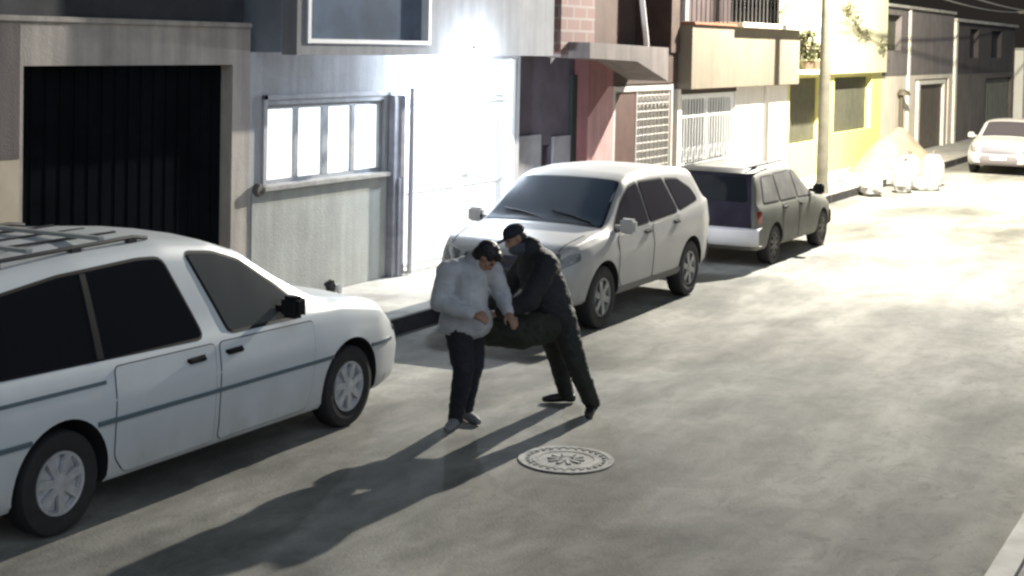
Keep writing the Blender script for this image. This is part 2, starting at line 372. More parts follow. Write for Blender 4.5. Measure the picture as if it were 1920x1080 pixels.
# --- maroon house, Y 19.6 .. 25.9
Cb = thing('maroon_house', 'maroon and grey house with a brick pillar and concrete canopy over its gate', 'building', (XF, 22.8, .18))
MAR = wall_mat('maroon_wall', (.20, .085, .085), .3); PINK = wall_mat('faded_pink_wall', (.42, .24, .235), .25)
L(wall_with_holes('wall', mat('plum_grey_wall', (.085, .07, .095), .9, var=.35, scale=1.6, bump=.2), Cb, 19.63, 22.0, .1, 3.0, XF-.45, XF-.25, [(20.9, 21.15, .3, 1.6)]), Cb)
L(bx('lower_panel', mat('grey_shutter', (.27, .27, .30), .7, var=.25, scale=3, bump=.2), Cb, XF-.247, XF-.20, 19.66, 20.75, .18, 1.78), Cb)
L(bx('lower_panel', mat('grey_shutter', (.27, .27, .30), .7), Cb, XF-.247, XF-.20, 21.2, 21.8, .18, 1.72), Cb)
L(bx('dark_door', mat('dark_green_door', (.015, .028, .025), .5), Cb, XF-.247, XF-.19, 21.82, 22.0, .18, 2.7), Cb)
L(bx('wall', MAR, Cb, XF-.3, XF, 22.003, 23.0, .1, 3.0), Cb)
g = MB(); v = [(XF+.004, 22.01, .18), (XF+.004, 23.0, .18), (XF+.004, 23.0, 2.5), (XF+.004, 22.8, 2.5), (XF+.004, 22.01, 2.0)]
f = g.poly(v); r_ = bmesh.ops.extrude_face_region(g.bm, geom=[f]); bmesh.ops.translate(g.bm, vec=(-.003, 0, 0), verts=[e for e in r_['geom'] if isinstance(e, bmesh.types.BMVert)])
L(g.build('faded_patch', PINK, Cb), Cb)
L(bx('lintel', mat('dark_brown_beam', (.055, .035, .03), .9, var=.3, scale=3), Cb, XF-.3, XF-.01, 23.003, 25.93, 2.52, 3.0), Cb)
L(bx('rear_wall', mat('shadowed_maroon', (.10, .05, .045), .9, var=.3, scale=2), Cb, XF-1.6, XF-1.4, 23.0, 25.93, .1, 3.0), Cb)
L(bx('side_wall', MAR, Cb, XF-1.4, XF-.3, 22.8, 22.997, .1, 3.0), Cb)
L(bx('brick_pillar', brick_mat('rough_brick', (.17, .10, .09), (.13, .08, .075), (.20, .17, .165), .9), Cb, XF-.1, -9.95, 20.25, 21.45, 3.003, 6.0), Cb)
g = MB(); pr = [(-9.55, 20.55, 3.0), (-9.55, 23.65, 2.62)]
v = [(-9.58, 20.5, 2.99), (-9.58, 22.3, 2.94), (-9.58, 23.65, 2.60), (-9.58, 23.65, 3.17), (-9.58, 20.5, 3.23)]
f = g.poly(v); r_ = bmesh.ops.extrude_face_region(g.bm, geom=[f]); bmesh.ops.translate(g.bm, vec=(XF+9.58, 0, 0), verts=[e for e in r_['geom'] if isinstance(e, bmesh.types.BMVert)])
L(g.build('canopy', wall_mat('raw_concrete', (.13, .11, .105), .4), Cb), Cb)
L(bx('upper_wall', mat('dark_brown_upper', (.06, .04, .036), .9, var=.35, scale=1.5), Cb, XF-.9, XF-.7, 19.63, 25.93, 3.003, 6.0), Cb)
L(bx('floor_slab', mat('dark_brown_beam', (.055, .035, .03), .9), Cb, XF-.7, XF-.02, 21.46, 25.93, 3.003, 3.08), Cb)
g = MB(); g.tube([(-9.7, 22.25, 6.0), (-9.7, 22.6, 4.6), (-9.7, 22.75, 3.9), (-9.7, 22.95, 3.3), (-9.7, 22.97, 3.18)], .045, n=12); L(g.build('vent_pipe', mat('white_pipe', (.62, .6, .6), .5), Cb), Cb)
L(bx('party_wall', mat('dark_brown_beam', (.055, .035, .03), .9), Cb, XF-.9, XF+.02, 25.5, 25.93, 3.08, 6.0), Cb)
# gate of the maroon house: white tube frame, one plain leaf, one ornate leaf
GT = thing('iron_gate', 'grey framed iron gate with ornate horizontal grille beside the maroon wall', 'gate', (XF, 24.4, .18))
fm = mat('pale_gate_paint', (.45, .42, .41), .5, var=.2, scale=8)
g = MB()
for yy in (23.02, 25.62): g.box(XF-.07, XF-.0, yy, yy+.09, .18, 2.5)
g.box(XF-.07, XF, 23.11, 25.62, 2.40, 2.49); L(g.build('gate_frame', fm, GT), GT)
L(bx('plain_leaf', mat('brown_sheet', (.07, .035, .03), .6, var=.3, scale=3), GT, XF-.05, XF-.03, 23.13, 24.02, .22, 2.38), GT)
g = MB()
for yy in (24.05, 25.55): g.box(XF-.05, XF-.02, yy, yy+.04, .22, 2.38)
for k in range(15): zz = .35+k*.14; g.tube([(XF-.035, 24.09, zz), (XF-.035, 25.55, zz)], .016, n=6)
for k in range(8):
    yy = 24.18+k*.18
    for zz in (.55, 2.2):
        pts = [(XF-.03, yy+.06*math.cos(t), zz+.09*math.sin(t)) for t in [i*math.pi/6 for i in range(13)]]; g.tube(pts, .011, n=5)
    g.tube([(XF-.025, yy, .22), (XF-.025, yy, 2.38)], .01, n=6)
L(g.build('grille', mat('pale_iron', (.36, .34, .33), .5), GT), GT)

# --- cream house, Y 26 .. 32.6
D = thing('cream_house', 'cream house with a broad beige fascia over a white gate', 'building', (XF, 29.3, .18))
CRM = wall_mat('cream_fascia', (.17, .148, .118), .16); WHT = wall_mat('white_wall', (.66, .63, .60), .12)
L(wall_with_holes('wall', WHT, D, 25.96, 32.6, .1, 2.398, XF-.25, XF, [(26.15, 29.12, .05, 2.38)]), D)
L(bx('fascia', CRM, D, XF-.25, XF+.25, 25.96, 32.6, 2.40, 3.60, bev=.01), D)
L(bx('coping', mat('pale_coping', (.72, .68, .58), .8, var=.15, scale=4), D, XF-.25, XF+.42, 28.3, 32.62, 3.602, 3.70, bev=.01), D)
L(bx('coping', mat('terracotta_coping', (.22, .10, .06), .8, var=.2, scale=4), D, XF-.25, XF+.30, 25.96, 28.295, 3.602, 3.66, bev=.01), D)
L(bx('lintel', mat('dark_brown_beam', (.055, .035, .03), .9), D, XF-.1, XF+.006, 26.1, 29.15, 2.30, 2.396), D)
g = MB(); g.box(XF, XF+.05, 30.95, 31.1, .18, 2.395, bev=.01); L(g.build('pilaster', WHT, D), D)
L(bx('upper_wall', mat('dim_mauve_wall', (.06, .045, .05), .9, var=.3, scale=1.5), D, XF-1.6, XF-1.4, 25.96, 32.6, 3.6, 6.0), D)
L(bx('floor_slab', CRM, D, XF-1.4, XF-.26, 25.96, 32.6, 3.4, 3.6), D)
g = MB()
g.tube([(XF+.1, 26.0, 4.35), (XF+.1, 32.5, 4.35)], .025, n=8)
for k in range(27): g.tube([(XF+.1, 26.05+k*.245, 3.66), (XF+.1, 26.05+k*.245, 4.35)], .012, n=6)
L(g.build('balcony_railing', mat('dark_iron', (.05, .05, .055), .6), D), D)
g = MB(); g.box(XF-.1, XF+.1, 25.98, 26.12, 3.67, 6.0); L(g.build('balcony_post', mat('pale_gate_paint', (.45, .42, .41), .5), D), D)
L(bx('back_wall', WHT, D, XF-1.3, XF-1.15, 26.0, 29.4, .1, 2.38), D)
G2 = thing('white_gate', 'white barred gate with scrolls under the cream fascia', 'gate', (XF, 27.6, .18))
g = MB(); 
for yy in (26.17, 29.04): g.box(XF-.12, XF-.04, yy, yy+.07, .18, 2.29)
g.box(XF-.12, XF-.04, 26.24, 29.04, 2.2, 2.29); g.box(XF-.11, XF-.05, 27.6, 27.66, .2, 2.2); L(g.build('gate_frame', WHITE, G2), G2)
g = MB()
for k in range(19):
    yy = 26.32+k*.15
    if abs(yy-27.63) < .06: continue
    g.tube([(XF-.08, yy, .2), (XF-.08, yy, 2.2)], .017, n=6)
for zz in (.28, .95, 1.85): g.box(XF-.095, XF-.065, 26.24, 29.04, zz, zz+.035)
L(g.build('bars', WHITE, G2), G2)
for zz in (1.15, .6):
    g = MB()
    for k in range(9): yy = 26.45+k*.3; g.tube([(XF-.07, yy+.1*math.cos(t), zz+.12*math.sin(t)) for t in [i*math.pi/6 for i in range(13)]], .014, n=5)
    L(g.build('scrollwork', FRM, G2), G2)

# --- yellow house, Y 32.65 .. 41
Eb = thing('yellow_house', 'pale yellow house with two dark shuttered openings beside the lamp pole', 'building', (XF, 36.8, .18))
YEL = wall_mat('pale_yellow_wall', (.60, .575, .23), .12); YW = wall_mat('ivory_upper', (.62, .585, .40), .12)
L(wall_with_holes('wall', YEL, Eb, 32.64, 41.0, .1, 2.598, XF-.25, XF, [(32.75, 35.3, 1.0, 2.52), (36.35, 39.95, 1.1, 2.5)]), Eb)
SH = mat('olive_shutter', (.085, .085, .062), .6, var=.25, scale=4)
for a, b, z0, z1 in ((32.75, 35.3, 1.0, 2.52), (36.35, 39.95, 1.1, 2.5)):
    g = MB(); g.box(XF-.2, XF-.17, a, b, z0, z1)
    n_ = int((b-a)/.13)
    for k in range(n_): yy = a+.02+(b-a-.04)*k/n_; g.box(XF-.17, XF-.155, yy, yy+.10, z0+.02, z1-.02)
    L(g.build('shutter', SH, Eb), Eb)
L(wall_with_holes('upper_wall', YW, Eb, 32.64, 41.0, 2.6, 6.0, XF-.25, XF+.12, [(33.3, 34.6, 3.6, 5.2), (36.2, 37.2, 4.3, 5.6)]), Eb)
L(bx('balcony', YW, Eb, XF+.122, XF+.55, 32.7, 34.9, 2.62, 2.72, bev=.01), Eb)
L([bx('window', mat('blue_dark_glass', (.09, .12, .17), .12), Eb, XF-.1, XF-.06, 33.3, 34.6, 3.6, 5.2), bx('window', mat('blue_dark_glass', (.09, .12, .17), .12), Eb, XF-.1, XF-.06, 36.2, 37.2, 4.3, 5.6)], Eb)
L(bx('roof', CONC, Eb, XF-3, XF+.2, 32.64, 41.0, 6.002, 6.2), Eb)
def leafy(name, base, rx, ry, rz, n, col, label, ls=.06, group=None):
    t = thing(name, label, 'plant', base, 0, group)
    pot = MB(); pot.lathe([(0, 0), (.09, 0), (.13, .2), (.115, .2), (.10, .16), (0, .16)], axis='z', n=18); pot.build('pot', mat('clay_pot', (.10, .07, .05), .85), t)
    g = MB(); rr = random.Random(hash(label) % 99 if False else len(label))
    for k in range(n):
        a = rr.uniform(0, 6.28); q = rr.random()**.5; c = Vector((rx*q*math.cos(a), ry*q*math.sin(a), .25+rz*rr.random()))
        d = Vector((rr.gauss(0, 1), rr.gauss(0, 1), rr.gauss(0, .6))).normalized(); s_ = d.cross(Vector((0, 0, 1))).normalized(); l_ = ls*rr.uniform(.6, 1.5)
        g.poly([c-d*l_, c+s_*l_*.4, c+d*l_, c-s_*l_*.4])
    for k in range(7):
        a = rr.uniform(0, 6.28); g.tube([(0, 0, .15), (rx*.5*math.cos(a), ry*.5*math.sin(a), .25+rz*.5), (rx*.8*math.cos(a), ry*.8*math.sin(a), .25+rz*.9)], .008, n=5, caps=False)
    g.build('foliage', col, t, sharp=0); return t
LEAF = mat('olive_leaf', (.07, .075, .03), .7, var=.5, scale=9)
leafy('potted_plant', (XF+.33, 33.0, 2.722), .18, .25, .65, 420, LEAF, 'taller leafy potted plant at the near end of the yellow house balcony', group='balcony plants')
leafy('potted_plant', (XF+.33, 33.75, 2.722), .16, .22, .35, 260, LEAF, 'short leafy potted plant farther along the yellow house balcony', group='balcony plants')
# climbing vine along the upper wall
g = MB(); rr = random.Random(5)
for c0, n_, sy, sz in (((XF+.2, 36.6, 4.25), 130, .3, .14), ((XF+.2, 38.2, 3.6), 70, .3, .08), ((XF+.2, 40.1, 3.35), 80, .25, .1), ((XF+.2, 37.4, 3.95), 60, .2, .15)):
    for k in range(n_):
        c = Vector((c0[0]+abs(rr.gauss(0, .05)), c0[1]+rr.gauss(0, sy), c0[2]+rr.gauss(0, sz))); d = Vector((rr.gauss(0, 1), rr.gauss(0, 1), rr.gauss(0, 1))).normalized(); s_ = d.cross(Vector((.3, .2, 1))).normalized(); l_ = rr.uniform(.03, .075)
        g.poly([c-d*l_, c+s_*l_*.4, c+d*l_, c-s_*l_*.4])
vine = thing('climbing_vine', 'thin dark vine trailing over the bright upper wall of the yellow house', 'plant', (XF+.15, 38, 3.2))
L(g.build('foliage', LEAF, vine, sharp=0), vine)
g = MB(); g.tube([(XF+.16, 36.2, 4.3), (XF+.16, 37.4, 3.95), (XF+.16, 38.2, 3.62), (XF+.16, 40.5, 3.3)], .012, n=5); L(g.build('stem', mat('vine_stem', (.12, .09, .05), .9), vine), vine)

# --- mauve house, Y 41 .. 50.2 ; grey dark building, Y 50.2 .. 62
Fb = thing('mauve_house', 'dim mauve storey over cream ground floor with a white framed door', 'building', (XF, 45.6, .18))
L(wall_with_holes('wall', wall_mat('warm_cream_wall', (.66, .59, .49), .2), Fb, 41.02, 50.2, .1, 2.498, XF-.25, XF, [(45.0, 49.7, .05, 2.34)]), Fb)
L(wall_with_holes('upper_wall', wall_mat('mauve_upper', (.17, .15, .145), .3), Fb, 41.02, 50.2, 2.5, 4.42, XF-.25, XF+.02, [(41.4, 43.0, 3.2, 4.2)]), Fb)
L(bx('upper_shutter', mat('olive_shutter', (.085, .085, .062), .6), Fb, XF-.2, XF-.15, 41.4, 43.0, 3.2, 4.2), Fb)
g = MB(); g.box(XF, XF+.06, 43.9, 44.1, .18, 4.4); L(g.build('corner_strip', mat('pale_coping', (.72, .68, .58), .8), Fb), Fb)
L(bx('roof', CONC, Fb, XF-5, XF+.1, 41.02, 50.2, 4.422, 4.5), Fb)
g = MB()
for yy in (45.3, 48.9): g.box(XF-.08, XF+.03, yy, yy+.25, .18, 2.3)
g.box(XF-.08, XF+.03, 45.55, 48.9, 2.18, 2.3)
dr = L(g.build('door', mat('pale_coping', (.72, .68, .58), .8), Fb), Fb)
L(bx('door_leaf', mat('brown_grey_door', (.12, .10, .08), .6, var=.2, scale=4), dr, XF-.1, XF-.06, 45.55, 48.9, .2, 2.18), Fb)
L(bx('jamb', mat('dark_brown_beam', (.055, .035, .03), .9), dr, XF-.2, XF-.05, 45.0, 45.295, .2, 2.33), Fb)
L(bx('side_panel', mat('dark_brown_beam', (.055, .035, .03), .9), dr, XF-.2, XF-.05, 49.155, 49.7, .2, 2.33), Fb)
g = MB(); g.tube([(XF+.1, 42.9, .9), (XF+.1, 42.9, 1.95)], .06, n=10); g.lathe([(0, 2.1), (.12, 2.08), (.2, 1.96), (.2, 1.93), (0, 1.93)], (XF+.15, 42.9, 0), 'z', n=16)
L(g.build('meter_pipe', mat('olive_iron', (.07, .06, .04), .6), Fb), Fb)

Gb = thing('dark_house', 'dark grey house with vertical panelled garage at the far end of the terrace', 'building', (XF, 56, .18))
L(wall_with_holes('wall', wall_mat('dim_taupe_wall', (.14, .12, .105), .35), Gb, 50.22, 62.0, .1, 2.44, XF-.25, XF, [(56.0, 61.5, .05, 2.25)]), Gb)
L(wall_with_holes('upper_wall', mat('dim_upper', (.065, .055, .055), .9, var=.3, scale=1), Gb, 50.22, 62.0, 2.442, 4.2, XF-.25, XF, [(53, 54.5, 3, 4), (57, 59, 3, 4)]), Gb)
g = MB(); g.box(XF-.2, XF-.15, 56.0, 61.5, .18, 2.25)
for k in range(11): g.box(XF-.15, XF-.12, 56.05+k*.5, 56.42+k*.5, .2, 2.22)
L(g.build('garage_door', mat('grey_green_metal', (.14, .14, .12), .6, var=.25, scale=3), Gb), Gb)
L(bx('upper_window', DARK, Gb, XF-.2, XF-.16, 53, 54.5, 3, 4), Gb); L(bx('upper_window', DARK, Gb, XF-.2, XF-.16, 57, 59, 3, 4), Gb)
L(bx('roof', CONC, Gb, XF-5, XF+.12, 50.22, 62.0, 4.202, 4.3), Gb)
L(bx('corner_post', mat('pale_coping', (.72, .68, .58), .8), Gb, XF, XF+.08, 50.3, 50.6, .18, 4.2), Gb)
Hb = thing('white_house', 'bright white house projecting at the right end of the terrace', 'building', (XF, 68, .18))
L(wall_with_holes('wall', mat('bright_white_wall', (.78, .75, .68), .9, var=.12, scale=1), Hb, 62.02, 90, .1, 3.3, XF-.25, XF+.35, [(66, 68, .05, 2.3), (72, 74, 1, 2.2), (80, 82, 1, 2.2)]), Hb)
L(bx('side_wall', mat('bright_white_wall', (.78, .75, .68), .9), Hb, XF-5, XF-.25, 62.02, 62.2, .1, 3.3), Hb)
g = MB(); g.box(XF-.2, XF-.1, 66, 68, .18, 2.3); L(g.build('door', mat('brown_grey_door', (.12, .10, .08), .6), Hb), Hb)
g = MB(); g.box(XF-.2, XF-.1, 72, 74, 1, 2.2); L(g.build('window', DARK, Hb), Hb)
g = MB(); g.box(XF-.2, XF-.1, 80, 82, 1, 2.2); L(g.build('window', DARK, Hb), Hb)
L(bx('roof', CONC, Hb, XF-6, XF+.5, 62.02, 90, 3.302, 3.4), Hb)

# ---------------------------------------------------------------- street lamp pole, wires
SL = thing('street_lamp', 'tall concrete lamp pole on the kerb by the yellow house', 'street lamp', (-8.85, 30.5, .18))
POLE = mat('weathered_pole', (.20, .19, .15), .85, var=.35, scale=3, bump=.2)
g = MB(); g.tube([(0, 0, 0), (0, 0, .3), (0, 0, 4), (0, 0, 8.5)], [.15, .125, .11, .085], n=16); g.build('pole', POLE, SL)
g = MB(); g.tube([(0, 0, 7.5), (.8, -.3, 7.9), (1.85, -.75, 8.05)], .035, n=8); g.tube([(0, 0, 7.1), (.8, -.32, 7.9)], .02, n=6); g.build('arm', ALU, SL)
g = MB(); g.tube([(1.75, -.7, 8.07), (1.95, -.8, 8.08), (2.3, -.95, 8.06), (2.45, -1.02, 8.04)], [.05, .12, .13, .05], n=14); g.build('lamp_head', ALU, SL)
g = MB(); g.lathe([(0, -.07), (.08, -.05), (.12, 0), (0, 0.001)], (2.15, -.89, 7.95), 'z', n=18); g.build('lens', mat('street_lamp_glow', (1, 1, 1), .4, emis=(1, .93, .75), estr=60), SL)
lamp('street_lamp_light', (2.15, -.89, 7.72), 17000, (1.0, .92, .75), .12, SL)
def spot(name, loc, d, e, col, size, parent):       # the lantern's optics throw most light up and down the street
    l_ = bpy.data.lights.new(name, 'SPOT'); l_.energy = e; l_.color = col; l_.spot_size = R(size); l_.spot_blend = 1; l_.shadow_soft_size = .12
    o = bpy.data.objects.new(name, l_); COL.objects.link(o); o.location = loc; o.parent = parent; o.rotation_euler = Vector(d).to_track_quat('-Z', 'Y').to_euler()
spot('street_lamp_beam', (2.15, -.89, 7.72), (.05, -1, -.42), 15500, (1.0, .98, .93), 96, SL)
spot('street_lamp_beam', (2.15, -.89, 7.72), (0, 1, -.6), 22000, (1.0, .93, .76), 110, SL)
CB = thing('utility_pole', 'distant wooden utility pole carrying cables above the dark house', 'utility pole', (-9.3, 60.5, .18))
g = MB(); g.tube([(0, 0, 0), (0, 0, 6.5)], [.14, .10], n=12); g.build('pole', POLE, CB)
g = MB(); g.box(-.7, .7, -.05, .05, 4.55, 4.65); g.build('crossarm', POLE, CB)
WIRE = mat('cable_pale', (.35, .34, .32), .6)
def wire(a, b, sag, rad, label):
    a, b = Vector(a), Vector(b); pts = []
    for k in range(25):
        t = k/24; p = a.lerp(b, t); p.z -= sag*4*t*(1-t); pts.append(p)
    g = MB(); g.tube(pts, rad, n=6); o = g.build('cable', WIRE); tag(o, label, 'cable', 'cables over the street'); return o
wire((-8.85, 30.5, 5.7), (-8.65, 60.5, 4.78), .45, .022, 'upper cable sagging from the lamp pole towards the distant pole')
wire((-8.85, 30.5, 5.3), (-9.95, 60.5, 4.78), .35, .022, 'lower cable running close to the rooflines of the terrace')
wire((-8.65, 60.5, 4.78), (-8.9, 100, 4.6), .5, .03, 'far cable running on beyond the distant pole')
# ---------------------------------------------------------------- sand heap and sacks
sh = MB(); bm = sh.bm; NR, NA = 16, 48
rows = []
for i in range(NR+1):
    q = i/NR; row = []
    for k in range(NA):
        a = 2*math.pi*k/NA; r = q*(1+.12*mnoise.noise(Vector((math.cos(a)*1.5, math.sin(a)*1.5, 3))))
        z = 1.25*(1-q)**1.0*(1+.0) ; z = 1.05*max(0, (1-q**1.5))**1.15 + .16*mnoise.noise(Vector((r*3*math.cos(a), r*3*math.sin(a), 0)))*(1-q)
        row.append(bm.verts.new((1.05*r*math.cos(a), 2.5*r*math.sin(a), z)))
    rows.append(row)
for r0, r1 in zip(rows, rows[1:]):
    for k in range(NA): bm.faces.new((r0[k], r0[(k+1) % NA], r1[(k+1) % NA], r1[k]))
bmesh.ops.remove_doubles(bm, verts=bm.verts, dist=.0005)
so_ = sh.build('sand_heap', mat('tan_sand', (.26, .21, .15), .95, var=.25, scale=6, bump=.6, bscale=30), sharp=0)
so_.location = (-9.22, 38.3, .17); tag(so_, 'heap of tan sand piled on the pavement against the yellow house', 'sand heap')
SACK = mat('white_woven_sack', (.33, .325, .32), .8, var=.2, scale=12, bump=.4, bscale=80)
SD = mat('sack_tie', (.09, .08, .07), .8)
def sack(loc, rz, tilt, s, label, up=False):
    t = thing('rubble_sack', label, 'sack', loc, rz, 'white rubble sacks by the sand heap')
    g = MB(); bmesh.ops.create_uvsphere(g.bm, u_segments=28, v_segments=18, radius=1)
    for v in g.bm.verts:
        p = v.co.copy(); sq = lambda q: math.copysign(abs(q)**.72, q)
        nn = mnoise.noise(p*2.3+Vector((loc[0]*3, loc[1]*5, 0)))*.13
        p = Vector((sq(p.x)*(1+nn), sq(p.y)*(1+nn), sq(p.z)*(1+nn)))
        v.co = Vector((p.x*.24*s, p.y*.40*s, p.z*.17*s)) if not up else Vector((p.x*.22*s, p.y*.24*s, p.z*.36*s))
    zc = (.165 if not up else .345)*s
    for v in g.bm.verts: v.co.z += zc
    g.build('bag', SACK, t, sharp=0)
    g = MB()
    if up: g.tube([(0, 0, zc+.33*s), (.02, .01, zc+.37*s), (.05, .03, zc+.44*s)], [.05, .025, .06], n=8)
    else: g.tube([(0, .36*s, zc), (.01, .41*s, zc+.01), (.03, .49*s, zc+.03)], [.05, .025, .06], n=8)
    g.build('tied_neck', SD, t); return t
sack((-8.40, 32.70, -.01), .5, 0, 1.0, 'white sack lying nearest the parked estate car beside the sand heap')
sack((-8.80, 33.60, -.01), 1.9, 0, 1.1, 'white sack lying just behind the nearest sack on the road edge')
sack((-7.95, 33.80, -.01), .2, 0, 1.0, 'white sack standing upright in front of the sack row', True)
sack((-8.10, 35.00, -.01), 1.1, 0, 1.1, 'large white sack standing in the middle of the sack row', True)
sack((-7.65, 34.70, -.01), 2.4, 0, .9, 'small white sack lying at the road side of the row')
sack((-7.80, 36.10, -.01), .8, 0, 1.05, 'white sack standing farthest along the row towards the distant car', True)
sack((-8.60, 35.50, -.01), .1, 0, 1.0, 'white sack lying against the foot of the sand heap', False)

# litter by the dado
lt = thing('litter', 'small dark crumpled bag with a white cup at the foot of the dado', 'litter', (XF+.12, 14.65, .178))
g = MB(); bmesh.ops.create_icosphere(g.bm, subdivisions=3, radius=.07)
for v in g.bm.verts: v.co *= 1+.45*mnoise.noise(v.co*22); v.co.z = v.co.z*1.2+.07
g.build('bag', mat('black_plastic', (.02, .02, .022), .4), lt)
g = MB(); g.lathe([(0, 0), (.032, 0), (.045, .1), (.042, .1), (.03, .01), (0, .01)], (.10, .03, 0), 'z', n=16); g.build('cup', mat('white_cup', (.7, .7, .7), .6), lt)

# ---------------------------------------------------------------- vehicles
def interp(kn, y):
    if y <= kn[0][0]: return kn[0][1]
    for (a, va), (b, vb) in zip(kn, kn[1:]):
        if y <= b:
            t = (y-a)/(b-a) if b > a else 1; return va+(vb-va)*t
    return kn[-1][1]
def smooth_interp(kn, y, w=.05): return sum(interp(kn, y+d*w)*k for d, k in ((-1, .25), (0, .5), (1, .25)))
RUB = mat('black_rubber', (.018, .018, .02), .7, var=.3, scale=12); GLS = mat('tinted_car_glass', (.010, .012, .015), .07, spec=.45)
PLB = mat('black_plastic_trim', (.014, .014, .016), .6, spec=.2); WELL = mat('wheel_well', (.008, .008, .009), .95)
CHR = mat('chrome', (.62, .63, .65), .18, metal=1); LENS = mat('lamp_lens', (.62, .64, .66), .12, spec=.8); HLENS = mat('headlamp_lens', (.16, .165, .17), .12, spec=.8, var=.5, scale=14); REDL = mat('tail_lamp_red', (.16, .012, .01), .15)
HUB = mat('silver_hubcap', (.55, .56, .58), .34, metal=.35, var=.25, scale=14); SEAM = mat('panel_gap', (.03, .03, .033), .9)
class Car:
    def __init__(s, root, paint, top, bottom, half, belt, roofw, axles, wr, hw, crown=.03, arch=.07, sidebulge=.0):
        s.root, s.paint, s.top, s.half, s.hw = root, paint, top, half, hw
        ya, yb = top[0][0], top[-1][0]
        ys = sorted({round(v, 3) for v in [ya+(yb-ya)*k/80 for k in range(81)]}); bm = bmesh.new(); rings = []
        for y in ys:
            zt = smooth_interp(top, y, .035) if ya+.04 < y < yb-.04 else interp(top, y); zb = interp(bottom, y); w = smooth_interp(half, y, .06)
            be = min(interp(belt, y), zt-.07); wr_ = min(smooth_interp(roofw, y, .06), w-.06)
            mid = zb+(be-zb)*.5; h = zt-be
            sec = [(0, zb), (w*.6, zb), (w-.06, zb+.005), (w-.025, zb+.05), (w-.008, zb+(be-zb)*.22), (w+sidebulge*.5, mid), (w+sidebulge, zb+(be-zb)*.68), (w-.006, zb+(be-zb)*.86), (w-.022, be-.012), (w-.04, be+.012)]
            x0 = w-.045; k = min(1, h/.45)
            for t in (.3, .62, .86): sec.append((x0+(wr_-x0)*(t**(1.15)), be+.015+(h-.015-.07*k)*t))
            sec += [(wr_-.015, zt-.045*k-.004), (wr_-.07, zt-.015*k), (wr_-.17, zt), (wr_*.45, zt+crown*.75), (0, zt+crown)]
            rings.append([bm.verts.new((x, y, z)) for x, z in sec]+[bm.verts.new((-x, y, z)) for x, z in sec[-2:0:-1]])
        n = len(rings[0])
        for r0, r1 in zip(rings, rings[1:]):
            for k in range(n): bm.faces.new((r0[k], r0[(k+1) % n], r1[(k+1) % n], r1[k]))
        bm.faces.new(rings[0]); bm.faces.new(rings[-1][::-1])
        bmesh.ops.recalc_face_normals(bm, faces=bm.faces)
        bmesh.ops.triangulate(bm, faces=[f for f in bm.faces if len(f.verts) > 4])
        s.bvh = BVHTree.FromBMesh(bm)
        me = bpy.data.meshes.new('body'); bm.to_mesh(me); bm.free(); me.materials.append(paint)
        ob = bpy.data.objects.new('body_tmp', me); COL.objects.link(ob)
        c = MB()
        for ay in axles:
            for sd in (-1, 1):
                x0, x1 = (hw-.30, hw+.3) if sd > 0 else (-hw-.3, -hw+.30)
                N = 40; A_ = [c.bm.verts.new((x0, ay+(wr+arch)*math.cos(t), wr+(wr+arch)*math.sin(t))) for t in [2*math.pi*k/N for k in range(N)]]
                B_ = [c.bm.verts.new((x1, v.co.y, v.co.z)) for v in A_]
                c.bm.faces.new(A_); c.bm.faces.new(B_[::-1])
                for k in range(N): c.bm.faces.new((A_[k], A_[(k+1) % N], B_[(k+1) % N], B_[k]))
        co = c.build('cutter_tmp', WELL, sharp=0)
        md = ob.modifiers.new('b', 'BOOLEAN'); md.object = co; md.operation = 'DIFFERENCE'; md.solver = 'EXACT'; md.material_mode = 'TRANSFER'
        dg = bpy.context.evaluated_depsgraph_get(); me2 = bpy.data.meshes.new_from_object(ob.evaluated_get(dg))
        me2.shade_smooth(); me2.set_sharp_from_angle(angle=R(38)); me2.name = 'body'
        bpy.data.objects.remove(ob); bpy.data.objects.remove(co)
        s.body = bpy.data.objects.new('body', me2); COL.objects.link(s.body); s.body.parent = root
        # wheels
        for ay in axles:
            for sd in (-1, 1): s.wheel(ay, sd, wr)
    def wheel(s, ay, sd, r, w=.20):
        g = MB(); xo = s.hw-.015
        rr = r*.62
        g.lathe([(0, xo-.16), (rr*.95, xo-.16), (rr*.98, xo-w+.02)] if sd > 0 else [(0, -xo+.16), (rr*.95, -xo+.16), (rr*.98, -xo+w-.02)], (0, 0, 0), 'x', n=30)
        wh = g.build('wheel', WELL, s.root); wh.location = (0, ay, r)
        q = lambda a: a if sd > 0 else -a
        g = MB(); g.lathe([(rr, q(xo-w+.02)), (r*.93, q(xo-w)), (r, q(xo-w+.03)), (r, q(xo-.035)), (r*.965, q(xo-.01)), (r*.86, q(xo)), (r*.72, q(xo-.003)), (rr, q(xo-.018)), (rr, q(xo-.06))], n=44); g.build('tyre', RUB, wh)
        g = MB(); g.lathe([(rr*1.0, q(xo-.03)), (rr*.985, q(xo-.008)), (rr*.90, q(xo-.014)), (rr*.85, q(xo-.045))], n=44)
        g.lathe([(rr*.86, q(xo-.05)), (rr*.3, q(xo-.035))], n=44)
        ns = s.spokes
        for k in range(ns):
            a = 2*math.pi*k/ns+.3; d = Vector((0, math.cos(a), math.sin(a))); e = Vector((0, -math.sin(a), math.cos(a)))
            g.obox(d*rr*.55+Vector((q(xo-.022), 0, 0)), d*rr*.34, e*rr*s.spoke_w, (.012, 0, 0))
        g.lathe([(rr*.30, q(xo-.04)), (rr*.28, q(xo-.008)), (rr*.12, q(xo)), (0, q(xo))], n=28)
        g.build('hubcap', s.hubm, wh)
    spokes = 7; spoke_w = .13; hubm = HUB
